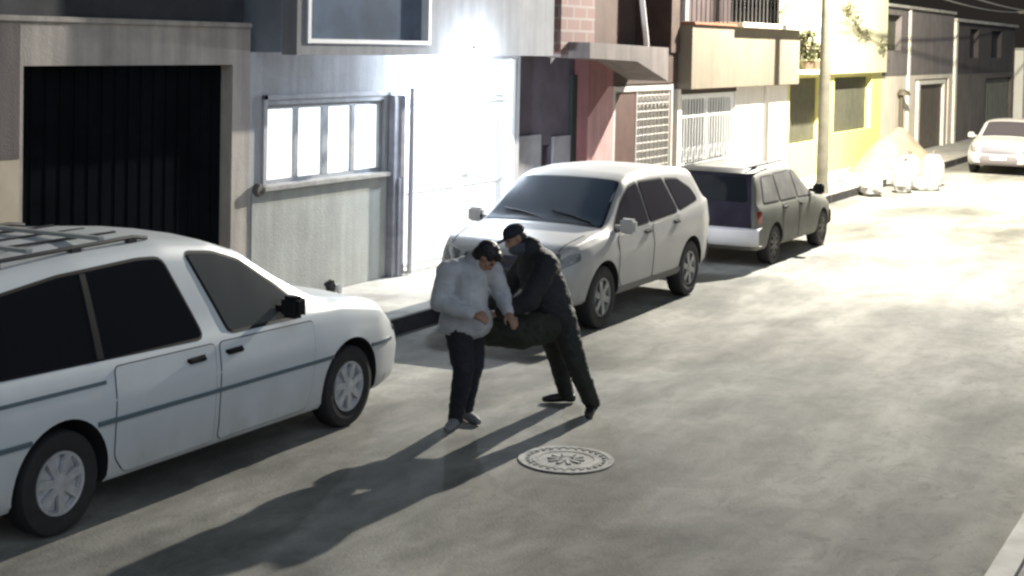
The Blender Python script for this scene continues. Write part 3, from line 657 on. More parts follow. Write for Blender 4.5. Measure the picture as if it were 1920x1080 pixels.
    def patch(s, name, pts, view, m, off=.005, cell=.07, thick=.012, parent=None, build=True, into=None):
        """a panel cut to a convex outline and laid on the body surface; pts are (y,z) for left/right, (x,z) for front/rear, (x,y) for top"""
        us = [p[0] for p in pts]; vs = [p[1] for p in pts]; u0, u1, v0, v1 = min(us), max(us), min(vs), max(vs)
        nu, nv = max(1, int((u1-u0)/cell)+1), max(1, int((v1-v0)/cell)+1)
        bm = bmesh.new(); G = [[bm.verts.new((u0+(u1-u0)*i/nu, v0+(v1-v0)*j/nv, 0)) for i in range(nu+1)] for j in range(nv+1)]
        for j in range(nv):
            for i in range(nu): bm.faces.new((G[j][i], G[j][i+1], G[j+1][i+1], G[j+1][i]))
        area = sum(a[0]*b[1]-b[0]*a[1] for a, b in zip(pts, pts[1:]+pts[:1]))
        P_ = pts if area > 0 else pts[::-1]
        for a, b in zip(P_, P_[1:]+P_[:1]):
            d = Vector((b[0]-a[0], b[1]-a[1], 0))
            if d.length < 1e-5: continue
            nrm = Vector((d.y, -d.x, 0)).normalized()
            bmesh.ops.bisect_plane(bm, geom=list(bm.verts)+list(bm.edges)+list(bm.faces), plane_co=(a[0], a[1], 0), plane_no=nrm, clear_outer=True)
        D = {'right': Vector((-1, 0, 0)), 'left': Vector((1, 0, 0)), 'front': Vector((0, -1, 0)), 'rear': Vector((0, 1, 0)), 'top': Vector((0, 0, -1))}[view]
        nm = {}
        for v in bm.verts:
            u, w = v.co.x, v.co.y
            o = Vector((0, u, w)) if view in ('right', 'left') else Vector((u, 0, w)) if view in ('front', 'rear') else Vector((u, w, 0))
            hit = s.bvh.ray_cast(o-D*6, D)
            if hit[0] is None: hit = s.bvh.find_nearest(o-D*.9)
            v.co = hit[0]; nm[v] = hit[1] if hit[1].dot(D) < 0 else -hit[1]
        for v in bm.verts: v.co += (nm[v]*.5-D*.5).normalized()*off
        be = [e for e in bm.edges if e.is_boundary]
        r_ = bmesh.ops.extrude_edge_only(bm, edges=be)
        for v in [x for x in r_['geom'] if isinstance(x, bmesh.types.BMVert)]: v.co += D*thick
        bmesh.ops.recalc_face_normals(bm, faces=bm.faces)
        # outward facing
        bm.faces.ensure_lookup_table()
        if bm.faces and bm.faces[0].normal.dot(D) > 0: bmesh.ops.reverse_faces(bm, faces=bm.faces)
        me = bpy.data.meshes.new(name); bm.to_mesh(me); bm.free(); me.materials.append(m); me.shade_smooth(); me.set_sharp_from_angle(angle=R(45))
        o = bpy.data.objects.new(name, me); COL.objects.link(o); o.parent = parent or s.root; return o
    def both(s, name, pts, m, **k): return [s.patch(name, pts, 'right', m, **k), s.patch(name, pts, 'left', m, **k)]
    def mirror_(s, y, z, w, m, ln=.11):
        for sd in (1, -1):
            g = MB(); g.box(.0, .10, -.03, .03, -.03, .02); g.box(.06, .06+w, -ln/2, ln/2, -.07, .10, bev=.03)
            g.box(.075, .045+w, -ln/2-.004 if s.flip else ln/2-.01, -ln/2+.01 if s.flip else ln/2+.004, -.05, .08)
            if sd < 0:
                for v in g.bm.verts: v.co.x *= -1
            o = g.build('mirror', m, s.root); o.location = (sd*(s.hw-.06), y, z)
    flip = False
    def handle(s, parent, y, z, m, ln=.17):
        for sd in (1, -1):
            g = MB(); hx = s.bvh.ray_cast(Vector((sd*4, y, z)), Vector((-sd, 0, 0)))[0]; x = abs(hx.x)
            g.box(x-.01, x+.006, y-ln*.6, y+ln*.6, z-.032, z+.032, bev=.004); g.box(x+.006, x+.034, y-ln/2, y+ln/2, z-.008, z+.02, bev=.006)
            if sd < 0:
                for v in g.bm.verts: v.co.x *= -1
            g.build('handle', m, parent[0] if sd > 0 else parent[1])
def grow(pts, d):
    cx = sum(p[0] for p in pts)/len(pts); cy = sum(p[1] for p in pts)/len(pts)
    out = []; n = len(pts); A_ = sum(a[0]*b[1]-b[0]*a[1] for a, b in zip(pts, pts[1:]+pts[:1])); sg = 1 if A_ > 0 else -1
    for i in range(n):
        a, b, c = Vector(pts[i-1]), Vector(pts[i]), Vector(pts[(i+1) % n])
        n1 = Vector(((b-a).y, -(b-a).x)).normalized()*sg; n2 = Vector(((c-b).y, -(c-b).x)).normalized()*sg
        k = (n1+n2); k = k/max(.3, k.dot(n1)); out.append(tuple(b+k*d))
    return out
def rnd(pts, r=.05, n=3):
    out = []; N = len(pts)
    for i in range(N):
        a, b, c = Vector(pts[i-1]), Vector(pts[i]), Vector(pts[(i+1) % N]); u = (a-b); v = (c-b); q = min(r, u.length*.45, v.length*.45)
        p0, p2 = b+u.normalized()*q, b+v.normalized()*q
        for k in range(n+1): t = k/n; out.append(tuple(p0*(1-t)**2+b*2*t*(1-t)+p2*t*t))
    return out
def paint(name, col, coat=.35, rough=.36, dirt=.45):
    """body paint with a film of road dust that thickens towards the sills"""
    m = mat(name, col, rough, var=.08, scale=2.5, coat=coat, spec=.4); n = m.node_tree.nodes; l = m.node_tree.links; b = n['Principled BSDF']
    src = b.inputs['Base Color'].links[0].from_socket
    tc = n.new('ShaderNodeTexCoord'); sp = n.new('ShaderNodeSeparateXYZ'); l.new(tc.outputs['Object'], sp.inputs[0])
    mr = n.new('ShaderNodeMapRange'); mr.inputs[1].default_value = .85; mr.inputs[2].default_value = .2; l.new(sp.outputs[2], mr.inputs[0])
    z = n.new('ShaderNodeTexNoise'); z.inputs['Scale'].default_value = 5; z.inputs['Detail'].default_value = 8; l.new(tc.outputs['Object'], z.inputs[0])
    mu = n.new('ShaderNodeMath'); mu.operation = 'MULTIPLY'; l.new(mr.outputs[0], mu.inputs[0]); l.new(z.outputs[0], mu.inputs[1])
    m2 = n.new('ShaderNodeMath'); m2.operation = 'MULTIPLY'; m2.inputs[1].default_value = dirt*2; l.new(mu.outputs[0], m2.inputs[0]); m2.use_clamp = True
    mx = n.new('ShaderNodeMix'); mx.data_type = 'RGBA'; l.new(m2.outputs[0], mx.inputs[0]); l.new(src, mx.inputs[6]); mx.inputs[7].default_value = (.20, .19, .165, 1)
    l.new(mx.outputs[2], b.inputs['Base Color']); return m

# --- white minivan, nearest, facing away up the street
VAN = thing('white_minivan', 'white minivan with roof rack parked nearest, facing up the street', 'minivan', (-7.83, 8.62, 0), R(-.3))
WP = paint('white_van_paint', (.66, .70, .73))
V = Car(VAN, WP,
    top=[(-2.62, .62), (-2.60, 1.0), (-2.52, 1.20), (-2.30, 1.62), (-2.1, 1.69), (-1.3, 1.745), (-.5, 1.755), (.05, 1.70), (.40, 1.59), (.80, 1.36), (1.20, 1.15), (1.38, 1.10), (1.9, 1.03), (2.25, .93), (2.48, .80), (2.60, .66), (2.66, .55)],
    bottom=[(-2.62, .40), (-2.5, .30), (-2.1, .24), (2.1, .22), (2.45, .24), (2.66, .32)],
    half=[(-2.62, .80), (-2.5, .90), (-2.2, .935), (-1, .95), (1.2, .95), (1.7, .94), (2.1, .92), (2.42, .84), (2.58, .72), (2.66, .58)],
    belt=[(-2.6, 1.06), (1.0, 1.02), (1.5, 1.0), (2.1, .90), (2.6, .60)],
    roofw=[(-2.6, .70), (-2.2, .74), (.2, .735), (1.3, .80), (1.6, .84), (2.1, .82), (2.66, .5)],
    axles=(-1.62, 1.60), wr=.335, hw=.945, sidebulge=.012, arch=.075)
rw = rnd([(-2.30, 1.10), (-.25, 1.05), (-.53, 1.63), (-.75, 1.645), (-1.5, 1.62), (-2.12, 1.55)], .06)
for o in V.both('window_surround', grow(rw, .02), PLB, off=.003): pass
V.both('window', rw, GLS, off=.008)
for o in V.both('window_divider', [(-1.30, 1.07), (-1.24, 1.07), (-1.27, 1.62), (-1.32, 1.62)], PLB, off=.011): pass
fwn = rnd([(.05, 1.045), (.88, 1.035), (.94, 1.11), (.72, 1.28), (.34, 1.51), (.06, 1.60), (-.25, 1.635)], .045)
V.both('window_surround', grow(fwn, .022), PLB, off=.003)
FG = mat('clearer_front_glass', (.095, .10, .10), .12, spec=.5)
V.both('window', fwn, FG, off=.008)
# doors (front and sliding) laid over a dark gap line
def doors(car, outs, m, hy):
    for pts, h in zip(outs, hy):
        p = rnd(pts, .04)
        car.both('door_gap', grow(p, .008), SEAM, off=.002, thick=.01)
        d = car.both('door', p, m, off=.006, thick=.012)
        if h: car.handle(d, h[0], h[1], PLB)
doors(V, [[(-1.16, .40), (-1.06, .28), (-.15, .28), (-.15, .985), (-1.16, 1.0)], [(-.09, .28), (.98, .28), (1.05, .50), (1.05, .965), (-.09, .985)]], WP, [(-.36, .90), (.06, .895)])
for ya, yb in ((-2.48, -1.90), (-1.33, 1.31), (1.90, 2.25)): V.both('side_moulding', [(ya, .648-(ya+2.48)*.0067), (yb, .648-(yb+2.48)*.0067), (yb, .678-(yb+2.48)*.0067), (ya, .678-(ya+2.48)*.0067)], mat('blue_grey_moulding', (.09, .13, .155), .5), off=.016, thick=.016)
V.both('sliding_rail', [(-2.2, .915), (-1.25, .905), (-1.25, .93), (-2.2, .94)], mat('blue_grey_moulding', (.16, .22, .25), .5), off=.006, thick=.01)
V.patch('windshield', rnd([(-.70, 1.28), (.70, 1.28), (.60, .42), (-.60, .42)], .05), 'top', GLS, off=.006)
V.patch('rear_window', rnd([(-.62, 1.16), (.62, 1.16), (.56, 1.56), (-.56, 1.56)], .05), 'rear', GLS, off=.006)
V.patch('rear_plate', [(-.25, .78), (.25, .78), (.25, .92), (-.25, .92)], 'rear', LENS, off=.01)
for sgn in (-1, 1):
    V.patch('tail_light', rnd([(sgn*.66, .85), (sgn*.80, .85), (sgn*.76, 1.15), (sgn*.66, 1.15)], .02), 'rear', REDL, off=.008)
    V.patch('headlight', rnd([(sgn*.30, .66), (sgn*.62, .66), (sgn*.66, .78), (sgn*.32, .78)], .02), 'front', HLENS, off=.008)
    V.patch('corner_light', rnd([(2.34, .68), (2.54, .65), (2.50, .76), (2.32, .80)], .02), 'right' if sgn > 0 else 'left', HLENS, off=.006)
V.patch('grille', rnd([(-.26, .66), (.26, .66), (.26, .76), (-.26, .76)], .02), 'front', PLB, off=.007)
g = MB()
def bumper(car, y, hw_, z0, z1, sgn, m, depth=.1, ext=.5, name='bumper'):
    g = MB(); rows = []
    N = 20; pts = []
    for k in range(N+1):
        t = -1+2*k/N; x = hw_*math.sin(t*math.pi/2)**1 if False else hw_*t
        e = abs(t)**5; pts.append((hw_*(t if abs(t) < 1 else t), y-sgn*ext*e*.55))
    for k, (x, yy) in enumerate(pts):
        nx_ = 0; rows.append([g.bm.verts.new((x, yy+sgn*o, z)) for o, z in ((-depth, z0), (-.02, z0), (.02, z0+.04), (.03, (z0+z1)/2), (.015, z1-.03), (-.03, z1), (-depth, z1))])
    for a, b in zip(rows, rows[1:]):
        for i in range(6): g.bm.faces.new((a[i], a[i+1], b[i+1], b[i]))
    return g.build(name, m, car.root)
bumper(V, 2.70, .885, .28, .56, 1, WP, .18, .95); bumper(V, -2.66, .90, .30, .60, -1, WP, .12, .5)
V.mirror_(.66, 1.13, .17, PLB, .13)
for sx in (-.60, .60):        # roof rack: two rails, crossbars
    g = MB()
    g.tube([(sx, -2.0, 1.72), (sx, -1.9, 1.755), (sx, -.65, 1.785), (sx, -.50, 1.765)], .015, n=8)
    for yy in (-1.9, -1.2, -.66): g.box(sx-.02, sx+.02, yy-.05, yy+.05, 1.70, 1.765+.02*(yy+1.9), bev=.008)
    g.build('roof_rail', mat('roof_rail_black', (.03, .03, .033), .5), VAN)
for yy in (-1.6, -.95):
    g = MB(); g.box(-.61, .61, yy-.035, yy+.035, 1.775+.02*(yy+1.9), 1.80+.02*(yy+1.9), bev=.01); g.build('crossbar', mat('crossbar_grey', (.38, .40, .40), .4), VAN)
g = MB(); 
for k in range(3):
    x = -.3+.3*k; g.box(x-.012, x+.012, -1.9, -.5, 1.775, 1.79)
g.build('roof_strips', mat('roof_rail_black', (.03, .03, .033), .5), VAN)

# --- white suv facing the camera
SUVT = thing('white_suv', 'white sport utility vehicle facing the camera behind the two men', 'suv', (-7.80, 16.62, 0), R(180))
SP = paint('pearl_suv_paint', (.40, .395, .385), coat=.15)
Car.flip = False; Car.spokes = 6; Car.spoke_w = .16; Car.hubm = mat('dull_alloy', (.26, .27, .28), .4, metal=.6, var=.2, scale=10)
U = Car(SUVT, SP,
    top=[(-2.27, .70), (-2.24, 1.0), (-2.12, 1.22), (-1.95, 1.50), (-1.80, 1.60), (-1.2, 1.665), (-.4, 1.685), (.20, 1.655), (.40, 1.60), (.75, 1.37), (1.05, 1.16), (1.18, 1.10), (1.6, 1.06), (1.95, .99), (2.15, .88), (2.26, .74), (2.30, .62)],
    bottom=[(-2.27, .48), (-2.1, .36), (-1.8, .33), (1.8, .33), (2.1, .32), (2.30, .38)],
    half=[(-2.27, .70), (-2.12, .84), (-1.8, .90), (-1, .91), (1.2, .91), (1.7, .90), (2.0, .84), (2.18, .74), (2.30, .58)],
    belt=[(-2.2, 1.18), (-1.2, 1.10), (1.1, 1.02), (1.9, .93), (2.3, .60)],
    roofw=[(-2.2, .64), (-1.8, .69), (.3, .705), (1.1, .79), (1.5, .82), (2.0, .78), (2.3, .5)],
    axles=(-1.34, 1.34), wr=.355, hw=.905, sidebulge=.015, arch=.065, crown=.015)
uw_ = [rnd([(.02, 1.08), (.98, 1.06), (.92, 1.12), (.60, 1.36), (.34, 1.51), (.10, 1.55)], .04), rnd([(-.92, 1.13), (-.04, 1.085), (.03, 1.55), (-.70, 1.54)], .04), rnd([(-1.66, 1.22), (-1.0, 1.14), (-.79, 1.53), (-1.2, 1.50), (-1.55, 1.36)], .05)]
SG = mat('suv_side_glass', (.045, .042, .05), .1, spec=.6)
for p in uw_: U.both('window_surround', grow(p, .02), PLB, off=.003); U.both('window', p, SG, off=.007)
doors(U, [[(.0, .42), (.86, .42), (.96, .55), (.96, 1.01), (.0, 1.04)], [(-.92, .60), (-.80, .42), (-.06, .42), (-.06, 1.045), (-.92, 1.09)]], SP, [(.12, .97), (-.80, 1.0)])
WSG = mat('suv_windshield_glass', (.045, .065, .09), .16, spec=.6)
U.patch('windshield_trim', rnd([(-.77, 1.16), (.77, 1.16), (.65, .41), (-.65, .41)], .05), 'top', PLB, off=.003)
U.patch('windshield', rnd([(-.74, 1.13), (.74, 1.13), (.625, .44), (-.625, .44)], .05), 'top', WSG, off=.008)
g = MB(); g.tube([(.0, 1.10, 1.155), (.3, 1.02, 1.21), (.58, .98, 1.24)], .01, n=5); g.tube([(-.6, 1.10, 1.155), (-.3, 1.02, 1.215), (-.05, .98, 1.25)], .01, n=5); g.build('wipers', PLB, SUVT)
U.patch('grille', rnd([(-.40, .66), (.40, .66), (.44, .86), (-.44, .86)], .03), 'front', mat('grille_dark', (.06, .055, .075), .5), off=.008)
for z in (.71, .79): U.patch('grille_bar', [(-.40, z), (.40, z), (.40, z+.022), (-.40, z+.022)], 'front', CHR, off=.018)
U.patch('lower_grille', rnd([(-.42, .42), (.42, .42), (.38, .58), (-.38, .58)], .03), 'front', mat('grille_dark', (.06, .055, .075), .5), off=.01)
U.patch('front_plate', [(-.22, .53), (.22, .53), (.22, .64), (-.22, .64)], 'front', LENS, off=.03)
for sgn in (-1, 1):
    U.patch('headlight', rnd([(sgn*.46, .70), (sgn*.62, .68), (sgn*.72, .80), (sgn*.70, .92), (sgn*.50, .86)], .03), 'front', HLENS, off=.008)
    U.patch('side_headlight', rnd([(1.88, .84), (2.16, .74), (2.17, .80), (2.0, .90), (1.88, .91)], .02), 'right' if sgn > 0 else 'left', HLENS, off=.006)
    U.patch('fog_light', rnd([(sgn*.50, .44), (sgn*.64, .44), (sgn*.62, .54), (sgn*.50, .54)], .03), 'front', PLB, off=.008)
    U.patch('tail_light', rnd([(sgn*.60, 1.0), (sgn*.70, 1.0), (sgn*.64, 1.4), (sgn*.56, 1.4)], .02), 'rear', REDL, off=.008)
    U.patch('sill_cladding', [(-.98, .335), (.94, .335), (.94, .42), (-.98, .42)], 'right' if sgn > 0 else 'left', mat('grey_cladding', (.13, .125, .12), .6), off=.01)
U.patch('rear_window', rnd([(-.52, 1.18), (.52, 1.18), (.46, 1.48), (-.46, 1.48)], .05), 'rear', GLS, off=.006)
U.patch('bonnet_gap', [(-.745, 1.55), (-.733, 1.55), (-.66, 2.05), (-.672, 2.05)], 'top', SEAM, off=.004); U.patch('bonnet_gap', [(.745, 1.55), (.733, 1.55), (.66, 2.05), (.672, 2.05)], 'top', SEAM, off=.004)
bumper(U, 2.29, .86, .36, .62, 1, SP, .2, .75); bumper(U, -2.30, .86, .44, .70, -1, SP, .12, .5)
U.mirror_(.92, 1.11, .19, mat('suv_mirror_shell', (.50, .50, .50), .35), .12)

# --- small pale estate car ahead of the suv, rear towards the camera
EST = thing('estate_car', 'pale boxy estate car with large dark tailgate parked beyond the white suv', 'estate car', (-7.68, 22.55, 0), 0)
EP = paint('grey_green_paint', (.10, .103, .088), coat=0, rough=.6); EW = paint('light_bumper_paint', (.62, .60, .62))
Car.spokes = 8; Car.spoke_w = .1; Car.hubm = mat('dark_steel_wheel', (.10, .10, .09), .5, metal=.4)
Eh = Car(EST, EP,
    top=[(-2.05, .70), (-2.03, .86), (-1.97, .93), (-1.82, 1.22), (-1.72, 1.37), (-1.5, 1.40), (-.6, 1.42), (.05, 1.39), (.22, 1.33), (.62, 1.05), (.80, .94), (1.3, .88), (1.75, .80), (1.90, .70), (1.95, .55)],
    bottom=[(-2.05, .34), (-1.9, .26), (1.75, .24), (1.95, .32)],
    half=[(-2.05, .76), (-1.9, .80), (-1.2, .825), (1.0, .825), (1.6, .80), (1.85, .74), (1.95, .66)],
    belt=[(-2.05, .90), (.7, .86), (1.9, .66)],
    roofw=[(-2.05, .72), (-1.7, .64), (.1, .62), (.8, .72), (1.9, .66)],
    axles=(-1.22, 1.24), wr=.29, hw=.82, crown=.02, arch=.05)
ew = [rnd([(-1.66, .94), (-1.0, .93), (-1.0, 1.29), (-1.50, 1.29)], .04), rnd([(-.93, .925), (-.14, .915), (-.14, 1.30), (-.93, 1.30)], .04), rnd([(-.06, .91), (.66, .895), (.22, 1.24), (.06, 1.29), (-.06, 1.29)], .04)]
PG = mat('side_glass_pale_reflection', (.24, .235, .23), .25, spec=.6, var=.5, scale=1.5)  # bright surroundings mirrored in the panes, put into the glass colour
for p in ew: Eh.both('window_surround', grow(p, .022), PLB, off=.003); Eh.both('window', p, PG, off=.007)
doors(Eh, [[(-.10, .30), (.72, .30), (.80, .45), (.80, .855), (-.10, .875)], [(-.90, .42), (-.78, .30), (-.15, .30), (-.15, .875), (-.90, .88)]], EP, [(.02, .80), (-.80, .81)])
TG = mat('dark_tailgate', (.022, .019, .03), .75, var=.4, scale=3, spec=.1)
Eh.patch('tailgate', rnd([(-.72, .58), (.72, .58), (.68, .93), (.58, 1.37), (-.58, 1.37), (-.68, .93)], .04), 'rear', TG, off=.008, cell=.05)
Eh.patch('rear_window', rnd([(-.62, .96), (.62, .96), (.52, 1.31), (-.52, 1.31)], .05), 'rear', GLS, off=.014, cell=.05)
Eh.patch('rear_plate', [(-.45, .76), (-.15, .76), (-.15, .87), (-.45, .87)], 'rear', LENS, off=.02)
Eh.patch('spoiler', [(-.60, 1.345), (.60, 1.345), (.58, 1.40), (-.58, 1.40)], 'rear', PLB, off=.04, thick=.04)
bumper(Eh, -2.12, .835, .34, .60, -1, EW, .16, .16); bumper(Eh, 1.98, .80, .34, .56, 1, PLB, .14, .5)
Eh.patch('grille', rnd([(-.4, .58), (.4, .58), (.4, .66), (-.4, .66)], .02), 'front', PLB, off=.007)
for sgn in (-1, 1):
    Eh.patch('tail_light', rnd([(-1.99, .66), (-1.84, .66), (-1.84, .84), (-1.97, .84)], .02), 'right' if sgn > 0 else 'left', REDL, off=.006)
    Eh.patch('headlight', rnd([(sgn*.44, .58), (sgn*.62, .58), (sgn*.62, .68), (sgn*.44, .68)], .02), 'front', HLENS, off=.007)
Eh.patch('windshield', rnd([(-.62, .74), (.62, .74), (.54, .26), (-.54, .26)], .05), 'top', GLS, off=.006)
Eh.mirror_(.60, .97, .18, PLB, .10)
for sx in (-.5, .5): MB().tube([(sx, -1.6, 1.44), (sx, 0, 1.46)], .014, n=6).build('roof_rail', PLB, EST)

# --- distant white car facing the camera
FAR = thing('parked_car', 'distant white car facing the camera, cut by the right edge', 'car', (-7.0, 42.3, 0), R(180))
FP = paint('far_white_paint', (.40, .385, .37), coat=.1)
Car.spokes = 7; Car.hubm = HUB
FAR.scale = (1, 1, .93)
Fc = Car(FAR, FP,
    top=[(-2.1, .90), (-2.05, 1.1), (-1.9, 1.34), (-1.7, 1.42), (-.5, 1.48), (.2, 1.47), (.42, 1.42), (.92, 1.06), (1.05, 1.0), (1.6, .97), (1.98, .92), (2.10, .82), (2.14, .62)],
    bottom=[(-2.1, .40), (-1.9, .28), (1.9, .26), (2.14, .34)],
    half=[(-2.1, .74), (-1.8, .86), (1.5, .88), (1.95, .82), (2.14, .66)],
    belt=[(-2.1, .92), (1.0, .92), (2.1, .60)], roofw=[(-2.1, .62), (-1.7, .66), (.2, .68), (1.1, .76), (2.1, .66)],
    axles=(-1.3, 1.32), wr=.31, hw=.875)
fwp = [rnd([(-1.0, .98), (-.06, .97), (-.06, 1.32), (-.8, 1.28)], .04), rnd([(.0, .97), (.82, .96), (.36, 1.28), (.0, 1.32)], .04)]
for p in fwp: Fc.both('window', p, GLS, off=.007)
Fc.patch('windshield', rnd([(-.66, .99), (.66, .99), (.58, .42), (-.58, .42)], .05), 'top', mat('far_windshield', (.05, .045, .05), .2), off=.007)
Fc.patch('grille', rnd([(-.46, .60), (.46, .60), (.48, .80), (-.48, .80)], .03), 'front', mat('grille_dark', (.06, .055, .075), .5), off=.008)
Fc.patch('front_plate', [(-.20, .44), (.20, .44), (.20, .55), (-.20, .55)], 'front', LENS, off=.05)
for sgn in (-1, 1): Fc.patch('headlight', rnd([(sgn*.53, .62), (sgn*.74, .64), (sgn*.74, .82), (sgn*.53, .80)], .03), 'front', HLENS, off=.009)
bumper(Fc, 2.14, .84, .30, .58, 1, mat('grey_bumper', (.11, .10, .105), .6), .16, .7); bumper(Fc, -2.14, .84, .34, .62, -1, FP, .12, .5)
Fc.patch('rear_window', rnd([(-.54, 1.02), (.54, 1.02), (.5, 1.34), (-.5, 1.34)], .05), 'rear', GLS, off=.006)
Fc.mirror_(.78, 1.02, .17, FP, .10)
# ---------------------------------------------------------------- people
UX, WY, UZ = Vector((math.cos(yaw), math.sin(yaw), 0)), Vector((-math.sin(yaw), math.cos(yaw), 0)), Vector((0, 0, 1))
def organic(name, segs, material, parent, vox=.012, smooth=4, wrinkle=0, wscale=9, seed=0, ell=()):
    """one continuous skin: tapered limbs joined at shared joints, fused by voxel remesh and smoothed"""
    bm = bmesh.new()
    def ball(c, r, sc=(1, 1, 1), rot=None):
        m_ = Matrix.Translation(c) @ (rot.to_4x4() if rot else Matrix.Identity(4)) @ Matrix.Diagonal((*sc, 1))
        bmesh.ops.create_uvsphere(bm, u_segments=12 if r < .06 else 18, v_segments=8 if r < .06 else 12, radius=r, matrix=m_)
    for a, ra, b, rb in segs:
        a, b = Vector(a), Vector(b); d = b-a
        ball(a, ra); ball(b, rb)
        if d.length > 1e-4:
            m_ = Matrix.Translation((a+b)/2) @ d.to_track_quat('Z', 'Y').to_matrix().to_4x4()
            bmesh.ops.create_cone(bm, cap_ends=True, segments=12 if ra < .06 else 18, radius1=ra, radius2=rb, depth=d.length, matrix=m_)
    for c, sc, rot in ell: ball(Vector(c), 1.0, sc, rot)
    me = bpy.data.meshes.new(name); bm.to_mesh(me); bm.free()
    o = bpy.data.objects.new('tmp', me); COL.objects.link(o)
    md = o.modifiers.new('r', 'REMESH'); md.mode = 'VOXEL'; md.voxel_size = vox
    ms = o.modifiers.new('s', 'SMOOTH'); ms.factor = .6; ms.iterations = smooth
    me2 = bpy.data.meshes.new_from_object(o.evaluated_get(bpy.context.evaluated_depsgraph_get())); bpy.data.objects.remove(o)
    if wrinkle:
        off = Vector((seed*3.1, seed*1.7, seed))
        for v in me2.vertices:
            p = v.co*wscale+off; q = Vector((p.x, p.y, p.z*1.9))
            n1 = mnoise.noise(q); n2 = 1-abs(mnoise.noise(q*1.7+Vector((9, 2, 4))))*2
            v.co += v.normal*wrinkle*(n1*.8+n2*.6)
    me2.name = name; me2.shade_smooth(); me2.materials.clear(); me2.materials.append(material)
    ob = bpy.data.objects.new(name, me2); COL.objects.link(ob); ob.parent = parent; return ob
class Fig:
    def __init__(s, root): s.r = root
    def p(s, u, v, w=0): return UX*u+WY*w+UZ*v
def hand(wr, palm, curl, side, r=1.0):
    """palm plus four fingers of unequal length and a thumb; wr = wrist, palm = unit direction, curl = direction fingers close"""
    palm, curl = palm.normalized(), curl.normalized(); sd = palm.cross(curl).normalized()*side
    segs = []; k = wr+palm*.085*r
    for i, L_ in enumerate((.068, .078, .073, .056)):
        o = (1.5-i)*.0205*r; root = wr+palm*.03+sd*o*.6; a = k+sd*o
        segs.append((root, .014*r, a, .0105*r)); b = a+(palm*.75+curl*.55).normalized()*L_*.45; c = b+(palm*.2+curl).normalized()*L_*.35; d = c+(curl-palm*.35).normalized()*L_*.28
        segs += [(a, .0098, b, .009), (b, .009, c, .0082), (c, .0082, d, .0072)]
    t0 = wr+palm*.025+sd*.028; t1 = t0+(palm*.6+sd*.8+curl*.3).normalized()*.045; t2 = t1+(palm*.75+curl*.7).normalized()*.035
    segs += [(wr, .025*r, t0, .015), (t0, .014, t1, .0115), (t1, .0115, t2, .0095), (wr, .026*r, wr+palm*.045, .028*r)]
    return segs
def head_parts(c, fwd, upv, skin_segs, ell, s=1.0):
    """skull, jaw, nose, brow, ears; c = centre of the head"""
    fwd = fwd.normalized(); sd = fwd.cross(upv).normalized(); upv = sd.cross(fwd).normalized()
    rot = Matrix((sd, fwd, upv)).transposed()
    ell += [(c+upv*.02*s-fwd*.008*s, (.075*s, .092*s, .098*s), rot), (c-upv*.055*s+fwd*.028*s, (.055*s, .055*s, .062*s), rot), (c-upv*.10*s+fwd*.048*s, (.026*s, .024*s, .022*s), rot),
            (c+upv*.035*s+fwd*.072*s, (.052*s, .018*s, .014*s), rot), (c-upv*.062*s+fwd*.082*s, (.024*s, .011*s, .010*s), rot), (c-upv*.074*s+fwd*.079*s, (.021*s, .011*s, .009*s), rot)]
    for q in (-1, 1): ell += [(c-upv*.002+sd*q*.074*s-fwd*.005, (.012*s, .022*s, .032*s), rot), (c-upv*.02*s+sd*q*.038*s+fwd*.055*s, (.022*s, .02*s, .02*s), rot)]
    skin_segs += [(c+upv*.028*s+fwd*.086*s, .008, c-upv*.022*s+fwd*.104*s, .0125), (c-upv*.024*s+fwd*.09*s, .013, c-upv*.026*s+fwd*.085*s, .017)]
    return sd, upv, fwd
def eyes(root, c, sd, upv, fwd, s=1.0):
    for q in (-1, 1):
        g = MB(); m_ = Matrix.Translation(c+sd*q*.031*s+upv*.012*s+fwd*.078*s); bmesh.ops.create_uvsphere(g.bm, u_segments=12, v_segments=8, radius=.0095*s, matrix=m_); g.build('eye', mat('eye_dark', (.03, .025, .02), .2), root)
def shoe(root, ank, toe, m, s=1.0):
    d = (toe-ank); d.z = 0; d.normalize(); a = Vector((ank.x, ank.y, 0)); sdv = Vector((-d.y, d.x, 0)); gz = ank.z-.085 if ank.z > .12 else 0
    z = lambda q: UZ*(q+gz)
    segs = [(a-d*.05+z(.04), .04, a+d*.02+z(.05), .045), (a+d*.02+z(.05), .045, a+d*.13+z(.038), .042), (a+d*.13+z(.038), .042, a+d*.19+z(.03), .030), (a+z(.06), .045, a+z(.12), .046)]
    o = organic('shoe', segs, m, root, .009, 2)
    for v in o.data.vertices: v.co.z = max(v.co.z, gz+.004) if gz < .02 else v.co.z
    return o
SKIN = mat('skin', (.30, .17, .115), .55, var=.15, scale=20)

